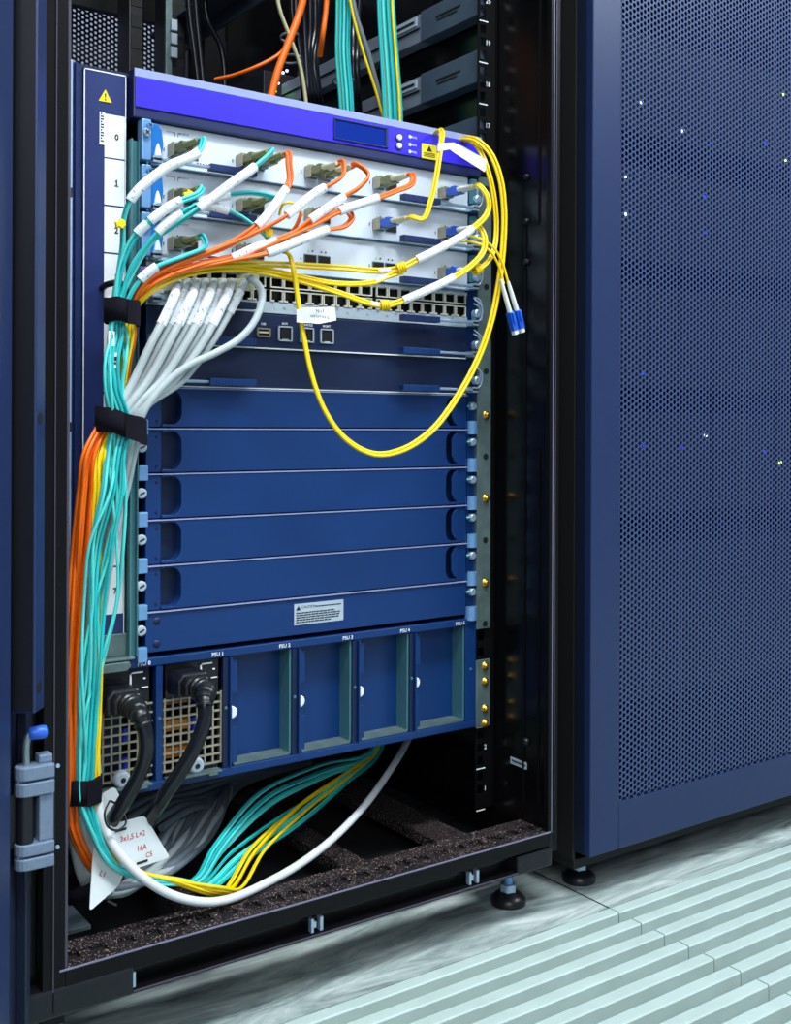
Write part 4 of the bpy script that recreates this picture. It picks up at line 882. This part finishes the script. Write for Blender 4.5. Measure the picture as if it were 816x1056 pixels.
# hanging spare pair with blue connectors
for k, (b0, b1, e1) in enumerate((((517.5, 294), (525.5, 322), (531, 345)), ((525, 292), (533, 321), (538, 344)))):
    pass
pts = [(474, 246, .850), (482, 246, .846), (495, 249, .843), (508, 258, .842), (516, 272, .842), (522, 292, .842)]
root, path = cable('fibre_cable', 'spare yellow fibre pair hanging free at the right with two blue connectors', 'cable', 'yellow fibre cables', pts, 'cable_yellow', .0013, 2, spread=2.0, ang=0)
for (a, b, e) in (((516.5, 288), (526, 322), (532, 346)), ((524, 290), (533, 320), (539, 345))):
    A, B, E_ = P(a[0], a[1], .842), P(b[0], b[1], .842), P(e[0], e[1], .842); d = (B-A).normalized()
    mb = MB(); mb.lathe(A, d, [(0, .0017), ((B-A).length*.35, .0022), ((B-A).length, .0026)], 12); mb.build('boot', 'boot_white', root)
    d2 = (E_-B).normalized(); s = d2.cross(Vector((0, 1, 0))).normalized()
    mb = MB(); mb.obox(B+d2*.0095, d2*.0095, s*.0031, Vector((0, .0033, 0))); mb.obox(B+d2*.006+Vector((0, -.0042, 0)), d2*.005, s*.0015, Vector((0, .001, 0))); c = mb.build('connector', 'lc_blue', root, .0004)
    mb = MB(); mb.obox(B+d2*.0212, d2*.0022, s*.0026, Vector((0, .0026, 0))); mb.build('dust_cap', 'label_white', c, .0004)
# small yellow end near the second plugs of slot 1 and gold ties
pts = [(288, 222, .852), (292, 211, .848), (300, 209, .846), (307, 214, .846), (312, 222, .850)]
cable('fibre_cable', 'small yellow fibre curl beside the steep orange sleeve', 'cable', 'yellow fibre cables', pts, 'cable_yellow', .0012, 1)
for (px, py, t) in ((194, 201, 'on the teal cables crossing slot 1'), (124, 231, 'on the teal cable beside the number panel'), (277, 240, 'hanging below the second plugs of slot 1')):
    c = P(px, py, .846 if px > 130 else .858); root = thing('twist_tie', c, 'yellow twist tie %s' % t, 'twist tie')
    mb = MB(); mb.obox(c, Vector((.0040, 0, .0012)), Vector((0, .0016, 0)), Vector((-.0008, 0, .0026)))
    mb.obox(c+Vector((.0006, -.0012, .0002)), Vector((.0010, 0, .0034)), Vector((0, .0010, 0)), Vector((-.0024, 0, .0010))); mb.build('wrap', 'cable_yellow', root, .0008)

# ---- grey copper cables fanning from the left ports to the lower strap
tops = [185, 194, 204, 213, 222, 231, 241, 254]; m1 = [180, 189, 198, 207, 216, 225, 234, 246]; m2 = [161, 170, 179, 188, 197, 205, 214, 223]; m3 = [136, 143, 151, 158, 165, 171, 178, 186]; m4 = [120, 124, 128, 131, 135, 138, 141, 144]
words = ['leftmost', 'second', 'third', 'fourth', 'fifth', 'sixth', 'seventh', 'eighth']
for k in range(8):
    dep = .862+(.006 if k % 2 else 0)
    s = P(tops[k]-9, 296, YF-.004)
    full = [Vector((s.x, YF-.016, s.z)), (tops[k]-1, 291, .872), (m1[k]+1, 302, dep), ((m1[k]+m2[k])/2, 326, dep), (m2[k]-4, 352, dep), (m3[k]+2, 392, dep+.004), (m4[k]+2, 425, .868), (m4[k], 440, .872)]+run('g', k, 9, start=460)+[(76+k*3, 870, .888), (84+k*3, 905, .892), (98+k*3, 922, .91), (130+k*4, 915-k*2, .96), (175+k*6, 880-k*6, 1.04), (215+k*6, 820-k*5, 1.12)]
    root, path = cable('network_cable', 'grey network cable with a white sleeve, %s of eight fanning from the copper ports' % words[k], 'cable', 'grey network cables', full, 'cable_grey', .0034, 1, [(m1[k]+1, 300, m2[k]+6, 333, 'sleeve', .0043)] if k != 7 else [(m1[k], 300, m2[k]+14, 322, 'sleeve', .0043)], sub=6)
    mb = MB(); mb.box(s.x-.0055, s.x+.0055, YF-.020, YF-.0005, s.z-.004, s.z+.0045); mb.box(s.x-.0065, s.x+.0065, YF-.026, YF-.018, s.z-.005, s.z+.0055); mb.build('plug', 'boot_cream', root, .001)
s = P(252, 290, YF-.004)
full = [Vector((s.x, YF-.016, s.z)), (260, 288, .862), (268, 296, .856), (270, 310, .854), (262, 332, .852), (246, 350, .852), (222, 364, .854), (196, 376, .858), (172, 394, .862), (152, 418, .864), (143, 438, .868)]+run('g', 8, 9, start=460)+[(100, 870, .888), (108, 900, .894), (122, 915, .91)]
root, path = cable('network_cable', 'grey network cable bowing furthest right before joining the fan', 'cable', 'grey network cables', full, 'cable_grey', .0032, 1)
mb = MB(); mb.box(s.x-.006, s.x+.006, YF-.022, YF-.0005, s.z-.005, s.z+.005); mb.build('plug', 'boot_cream', root, .001)
# thick pale cable running out over the sill
cable('network_cable', 'thick pale grey cable sweeping over the sill and up under the router', 'cable', None, [(99, 780, .878), (100, 805, .874), (103, 835, .866), (116, 870, .856), (145, 903, .848), (180, 924, .846), (222, 930, .850), (280, 908, .872), (335, 872, .91), (375, 832, .95), (402, 795, .99), (420, 765, 1.02), (432, 738, 1.035)], 'cable_white', .0038, 1)
# grey mass behind the tags
for k in range(15):
    rn = random.Random(300+k); f = k/14
    pts = [(250-rn.uniform(0, 26)-f*18, 796, 1.10+f*.04), (235-f*44+rn.uniform(-4, 4), 824+rn.uniform(-3, 5), 1.04), (222-f*50+rn.uniform(-4, 4), 852+rn.uniform(-4, 6), .99), (196-f*40, 884+rn.uniform(-4, 5), .95), (160-f*30, 906+rn.uniform(-4, 4), .915), (118-f*12, 918+rn.uniform(-4, 3), .905), (92-f*8, 905, .895), (80-f*6, 875, .893), (74-f*3, 846, .893), (72, 815, .893)]
    if k > 10: pts = pts[:5]+[(140, 910, .92), (120, 916, .93)]
    cable('network_cable', '%s grey cable in the tangle behind the white tags' % ('pale' if k % 3 == 1 else 'dark'), 'cable', 'grey cables tangled under the router', pts, ['cable_midgrey', 'cable_grey', 'cable_midgrey'][k % 3], .0034, 1)
for k in range(5):
    rn = random.Random(400+k)
    pts = [(118+k*12, 842+k*3, .97), (150+k*12, 826+k*2, 1.0), (195+k*8, 812+k*5, 1.04), (250, 797+k*3, 1.08), (300+k*5, 786, 1.12)]
    cable('network_cable', '%s of five dark grey cables running level behind the black power cables' % ['lowest', 'second lowest', 'middle', 'second highest', 'highest'][k], 'cable', 'level grey cables under the power supplies', pts, 'cable_midgrey', .0034, 1)

# ---- power cords
def cord(x, z, lab, pts):
    root = thing('power_cable', (x, YF-.02, z), lab, 'power cable')
    mb = MB(); y = YF+.001
    pr = [(-.016, -.009), (.016, -.009), (.016, .006), (.011, .0115), (-.011, .0115), (-.016, .006)]
    mb.prism([(x+a, z+b) for a, b in pr], y-.024, y); mb.prism([(x+a*.8, z+b*.8) for a, b in pr], y-.032, y-.024)
    pl = mb.build('plug', 'rubber', root, .0022)
    wp = [Vector((x, y-.030, z)), Vector((x+.001, y-.042, z-.001))]+[W(p) for p in pts]; path = smooth_path(wp, 8)
    mb = MB(); mb.tube(path[4:], .0062, 16); mb.build('jacket', 'cable_black', root)
    rl = MB(); fr = frames(path)
    L = 0; i = 0; nxt = 0
    rg = []
    while i < len(path)-1 and L < .040:
        q, d, a, b = fr[i]; seg = (path[i+1]-path[i]).length; st = 4
        for h in range(st):
            t = L+seg*h/st; c = q+d*seg*h/st; rr = .0105-.0028*(t/.040)-(.0016 if int(t/.0032) % 2 else 0)
            rg.append([c+(a*math.cos(s*math.tau/16)+b*math.sin(s*math.tau/16))*rr for s in range(16)])
        L += seg; i += 1
    rl.rings(rg); rl.build('strain_relief', 'rubber', root)
    return root
cord(.3520, PZ1-.0305, 'black power cord plugged into the leftmost supply, its end passing the white tags', [(144, 738, .846), (150, 756, .842), (150, 780, .842), (140, 806, .846), (126, 830, .852), (116, 846, .862), (116, 866, .885), (130, 885, .92), (160, 890, .97)])
cord(.4150, PZ1-.0245, 'black power cord plugged into the second supply, crossing its grille', [(211, 722, .846), (211, 742, .842), (202, 768, .842), (188, 793, .846), (171, 818, .854), (157, 842, .868), (148, 862, .89), (150, 880, .93), (170, 885, .98)])
# ---- tags
def tagcard(corners, label, lines, slot=None):
    c = [W(q) for q in corners]; pn = (c[1]-c[0]).cross(c[2]-c[0]); dr = ray(*corners[3][:2]); eye = Vector((0, 0, ZF))
    c[3] = eye+dr*((c[0]-eye).dot(pn)/dr.dot(pn)); ctr = sum(c, Vector())/len(c)
    root = thing('cable_tag', ctr, label, 'tag')
    # round the corners
    out = []; n = len(c)
    for i in range(n):
        a, b, d = c[i-1], c[i], c[(i+1) % n]; r = .0035
        p = b+(a-b).normalized()*r; q = b+(d-b).normalized()*r
        for t in (0, .25, .5, .75, 1): out.append(p*(1-t)**2+b*2*t*(1-t)+q*t*t)
    f, nrm = flag(root, out, .0010, 'tag_white', 'card')
    ux = (c[1]-c[0]).normalized(); uz = ux.cross(nrm).normalized()
    if uz.z < 0: uz = -uz
    def at(u, v): return c[0]+(c[1]-c[0])*u+(c[3]-c[0])*v+nrm*.0007
    for (s, size, u, v, m) in lines:
        loc = at(u, v); M = Matrix(((ux.x, uz.x, nrm.x, 0), (ux.y, uz.y, nrm.y, 0), (ux.z, uz.z, nrm.z, 0), (0, 0, 0, 1)))
        text(s, size, loc, m, f, 'handwriting', rot=M, bold=.00008)
    for (u, v, L) in slot or ():
        mb = MB(); mb.obox(at(u, v), ux*L, uz*.0009, nrm*.0003); mb.build('slot', 'ink', f)
    return root
tagcard([(112, 851, .857), (149, 841, .866), (175, 884, .868), (127, 900, .858)], 'white plastic tag with red handwriting tied to the black power cords', [('3x1,5 L+2', .0062, .52, .34, 'red_ink'), ('16A', .0062, .66, .62, 'red_ink'), ('C5', .0058, .80, .80, 'red_ink')], [(.26, .15, .0055), (.56, .90, .0055)])
tagcard([(96, 872, .872), (132, 890, .868), (122, 914, .862), (92, 940, .858)], 'second white plastic tag hanging behind the teal and yellow cables, point down', [('L1', .0060, .30, .36, 'red_ink')], [(.6, .72, .0045)])
tagcard([(100, 822, .880), (118, 811, .884), (125, 824, .884), (104, 846, .878)], 'small white plastic tag just right of the lowest velcro strap', [], [])
mb = MB(); root = thing('tag_string', P(112, 840, .856), 'thin dark string ring holding the white tags to the black power cord', 'tag string')
mb.tube(smooth_path([P(113, 826, .856), P(108, 838, .850), P(111, 852, .850), P(122, 856, .852), P(130, 848, .856), P(124, 832, .862), P(114, 826, .858)], 5), .0009, 6); mb.build('string', 'rubber', root)
# ---- velcro straps
def strap(px, py, Y, a, b, h, tilt, label, flap=1):
    c = P(px, py, Y); root = thing('velcro_strap', c, label, 'cable strap')
    mb = MB(); N = 36; rg = []; th = .0016
    for i in range(N+1):
        t = i/N*math.tau; ca, sa = math.cos(t), math.sin(t); e = 2.25
        sx = abs(ca)**(2/e)*(1 if ca >= 0 else -1); sy = abs(sa)**(2/e)*(1 if sa >= 0 else -1)
        def pt(k, hh): return c+Vector(((a+k)*sx, (b+k)*sy, hh-tilt*(a*sx)+.0006*math.sin(5*t)))
        rg.append([pt(th, -h/2), pt(th, h/2), pt(0, h/2), pt(0, -h/2)])
    mb.rings(rg, cap=False); mb.build('band', 'velcro', root)
    mb = MB(); rg = []
    for i in range(9):
        s = i/8; x = a*(-.15+1.02*s); yy = -((b+.0020)*(1-min(.985, abs(x/(a+.0016)))**2.25)**(1/2.25)+.0004)
        rg.append([c+Vector((x, yy, -h/2*.97-tilt*x-.001)), c+Vector((x, yy, h/2*.97-tilt*x-.001)), c+Vector((x, yy+.0014, h/2*.97-tilt*x-.001)), c+Vector((x, yy+.0014, -h/2*.97-tilt*x-.001))])
    mb.rings(rg, smooth=False); mb.build('flap', 'velcro', root)
strap(126, 322, .871, .0125, .0145, .0195, .12, 'black velcro strap around the teal and orange cables just above the grey fan')
strap(125, 439, .873, .0195, .0155, .0200, .30, 'black velcro strap around the whole bundle where the grey fan joins')
strap(85, 812, .877, .0135, .0150, .0200, -.03, 'black velcro strap lowest on the bundle, beside the leftmost power supply')
strap(86, 912, .897, .0130, .0130, .0120, -.45, 'dark velcro strap near the floor around the pale grey cables')

# ================================================================== UPPER PART OF THE RACK, BEHIND THE ROUTER
def PX(px, py, X):
    d = ray(px, py); d = d*(X/d.x); return Vector((X, d.y, d.z+ZF))
X0 = .7600
ws = ['upper', 'middle', 'lowest']
for i, (yt, yb_) in enumerate(((-18, 15), (51, 84), (119, 150))):
    a = PX(493, yt, X0); b = PX(493, yb_, X0); zt, zb = a.z, b.z; ya = a.y
    t = thing('slide_rail', (X0+.012, ya, zb), 'grey sheet-metal equipment rail along the right wall above the router, %s of three' % ws[i], 'mounting rail', 'grey rails above the router')
    ym = PX(434, yt, X0).y; y2 = PX(395, yt, X0).y
    mb = MB(); mb.box(X0, X0+.018, ya, ym, zb, zt); mb.build('front_section', 'server_grey', t, .0008)
    mb = MB(); mb.box(X0+.002, X0+.018, ym+.0015, 1.55, zb+.001, zt-.001); r_ = mb.build('rear_section', 'server_light', t, .0008)
    mb = MB(); mb.box(X0+.0005, X0+.003, ym+.004, 1.54, (zt+zb)/2-.001, (zt+zb)/2+.0005); mb.build('crease', 'deep_black', r_)
    mb = MB(); ha, hb = PX(475, yt, X0).y, PX(450, yt, X0).y; mb.box(X0-.0005, X0, ha, hb, zb+.018, zb+.0205); mb.box(X0-.0005, X0, ha+.006, hb-.002, zb+.0145, zb+.0160); mb.build('slot', 'deep_black', t)
    mb = MB(); la, lb_ = PX(429, yt, X0).y, PX(407, yt, X0).y; mb.box(X0+.0010, X0+.0020, la, lb_, zt-.013, zt-.003); l_ = mb.build('label', 'label_grey', r_)
    mb = MB(); mb.box(X0+.0006, X0+.0010, la+.004, lb_-.004, zt-.0095, zt-.0065); mb.build('print', 'ink', l_)
def up_cable(pts, m, r, lab, grp, name='network_cable', n=1): cable(name, lab, 'cable', grp, pts, m, r, n)
for k in range(8):
    f = k/7; m = ['cable_teal', 'cable_yellow', 'cable_teal', 'cable_teal', 'cable_aqua', 'cable_teal', 'cable_teal', 'cable_teal'][k]; d = (k % 2)*.006
    up_cable([(348+f*13, -40, 1.05+d), (347.5+f*13, 20, 1.05+d), (347+f*13, 55, 1.05+d), (350+f*13, 95, 1.05+d), (353+f*12, 140, 1.05+d)], m, .0017, '%s strand in the narrower teal bundle hanging above the header' % m.split('_')[1], 'left hanging teal bundle', 'fibre_cable')
for k in range(11):
    f = k/10; m = ['cable_teal', 'cable_teal', 'cable_teal', 'cable_aqua', 'cable_teal', 'cable_yellow', 'cable_yellow', 'cable_teal', 'cable_teal', 'cable_aqua', 'cable_teal'][(k*3) % 11]; d = (k % 3)*.005
    up_cable([(389+f*15, -40, 1.02+d), (391+f*16, 20, 1.02+d), (394+f*17, 70, 1.02+d), (396+f*18, 110, 1.02+d), (398+f*17, 155, 1.02+d)], m, .0017, '%s strand in the wider teal bundle hanging right of the narrower one' % m.split('_')[1], 'right hanging teal bundle', 'fibre_cable')
up_cable([(356, -30, 1.035), (364, 15, 1.035), (375, 55, 1.035), (388, 95, 1.035), (400, 140, 1.035)], 'cable_yellow', .0016, 'slack yellow fibre slanting between the two hanging teal bundles', None, 'fibre_cable')
up_cable([(359, -30, 1.04), (367, 15, 1.04), (380, 55, 1.04), (392, 100, 1.04), (402, 140, 1.04)], 'cable_midgrey', .0030, 'grey cable slanting beside the slack yellow fibre', None)
for k, (a, b, c, d) in enumerate(((305, 306, 311, 314), (312, 314, 316, 318), (319, 320, 318, 322), (324, 325, 320, 326), (329, 327, 324, 329), (336, 333, 326, 330), (366, 364, 364, 366), (372, 369, 368, 370), (300, 303, 312, 322))):
    up_cable([(a, -30, 1.07+k*.004), (b, 30, 1.07+k*.004), (c, 65, 1.07+k*.002), (d, 100, 1.07+k*.003), (d+3, 140, 1.24)], 'cable_black', .0036, 'black cable hanging %s' % ('just right of the narrower teal bundle' if k in (6, 7) else 'in the knot left of the narrower teal bundle'), 'black cables above the router')
for (px, py, wd) in ((308, 33, 5), (310, 56, 6), (364, 79, 7)):
    c = P(px, py, 1.06); root = thing('cable_tie', c, 'grey cable tie around the hanging black cables, %s' % {33: 'uppermost', 56: 'beneath the uppermost one', 79: 'right of the narrower teal bundle'}[py], 'cable tie')
    mb = MB(); N = 18; a_ = wd*.0016; rg = [[c+Vector(((a_+k)*math.cos(t*math.tau/N), .02+(.014+k)*math.sin(t*math.tau/N), h-.12*a_*math.cos(t*math.tau/N))) for (k, h) in ((0, -.0015), (.001, -.0015), (.001, .0015), (0, .0015))] for t in range(N+1)]
    mb.rings(rg, cap=False); mb.build('band', 'cable_midgrey', root)
up_cable([(318, -25, 1.05), (310, 10, 1.05), (296, 48, 1.05), (286, 75, 1.05), (276, 115, 1.05)], 'cable_orange', .0042, 'thick orange cable slanting down to the left above the header', None)
up_cable([(298, 44, 1.06), (288, 56, 1.06), (262, 70, 1.07), (240, 78, 1.09), (222, 82, 1.11)], 'cable_orange', .0022, 'thin orange cable running left from the thick orange one', None)
up_cable([(338, -20, 1.05), (336, 12, 1.05), (333, 35, 1.05), (330, 58, 1.065)], 'cable_orange', .0030, 'short orange cable among the hanging black cables', None)
up_cable([(284, -20, 1.05), (288, 8, 1.05), (299, 38, 1.05), (310, 70, 1.05), (318, 125, 1.05)], 'cable_beige', .0022, 'beige cable slanting down to the right above the header', None)
for k, (a, b, c, lab) in enumerate(((196, 200, 208, 'left one'), (203, 206, 213, 'middle one'), (214, 228, 232, 'right one'))):
    up_cable([(a-3, -20, 1.42), (a, 20, 1.42), (b, 50, 1.42), (c, 120, 1.42)], 'cable_black', .0042, 'black cable at the back left of the rack, %s' % lab, None)
# socket strips and sheet parts at the back
for i, (pa, pb, Y, lab) in enumerate(((133, 148, 1.50, 'dark vertical socket strip at the back left of the rack'), (172, 192, 1.50, 'second dark vertical socket strip, with pale sockets on its edge'))):
    a, b = P(pa, 40, Y), P(pb, 40, Y); t = thing('socket_strip', ((a.x+b.x)/2, Y, R(-.2)), lab, 'socket strip')
    mb = MB(); mb.box(a.x, b.x, Y, Y+.045, R(-.20), R(.80)); bo = mb.build('housing', 'black_plastic', t, .002)
    for k in range(12): mb = MB(); z = R(.42)+k*.03; mb.box(a.x+.003, b.x-.003, Y-.001, Y, z, z+.018); mb.build('socket', 'deep_black', bo)
    if i:
        mb = MB(); mb.box(a.x-.004, a.x+.006, Y-.006, Y, R(.47), R(.62)); mb.build('edge_strip', 'galvanised', bo, .001)
        for k in range(3): mb = MB(); z = P(178, 62-k*14, Y).z; mb.box(a.x+.002, a.x+.012, Y-.012, Y-.006, z, z+.016); mb.build('pale_socket', 'label_grey', bo, .001)
a, b = P(256, 40, 1.5), P(270, 40, 1.5); t = thing('cable_duct', ((a.x+b.x)/2, 1.5, R(-.2)), 'dull grey vertical cable duct at the back, left of the thick orange cable', 'cable duct')
mb = MB(); mb.box(a.x, b.x, 1.5, 1.54, R(-.2), R(.56)); mb.build('channel', 'server_grey', t, .002)
c0 = P(200, 48, 1.25); c1 = P(282, 0, 1.25)
t = thing('cable_tray', (c0.x-.03, 1.35, R(.6)), 'dark horizontal tray high at the back of the rack above the hanging cables', 'tray')
zt = P(240, 22, 1.42).z; xr = P(240, 22, 1.42).x
mb = MB(); mb.box(xr-.05, xr, 1.30, 1.60, zt+.02, zt+.023); mb.box(xr-.003, xr, 1.30, 1.60, zt, zt+.023); mb.build('sheet', 'server_grey', t, .0005)
t = thing('switch', (P(290, 80, 1.35).x, 1.35, P(290, 95, 1.35).z), 'small dark device with a few lit lights beside the thick orange cable', 'network device')
a, b = P(272, 72, 1.35), P(325, 92, 1.35); mb = MB(); mb.box(a.x, b.x+.03, 1.35, 1.54, b.z-.05, a.z); bo = mb.build('body', 'black_plastic', t, .001)
for (px, py, m) in ((288, 77, 'white_led'), (292, 75, 'white_led'), (296, 73, 'white_led'), (284, 90, 'white_led'), (287, 86, 'white_led'), (284, 94, 'green_led')):
    q = P(px, py, 1.349); mb = MB(); mb.box(q.x-.0014, q.x+.0014, 1.348, 1.35, q.z-.0014, q.z+.0014); mb.build('indicator_light', m, bo)
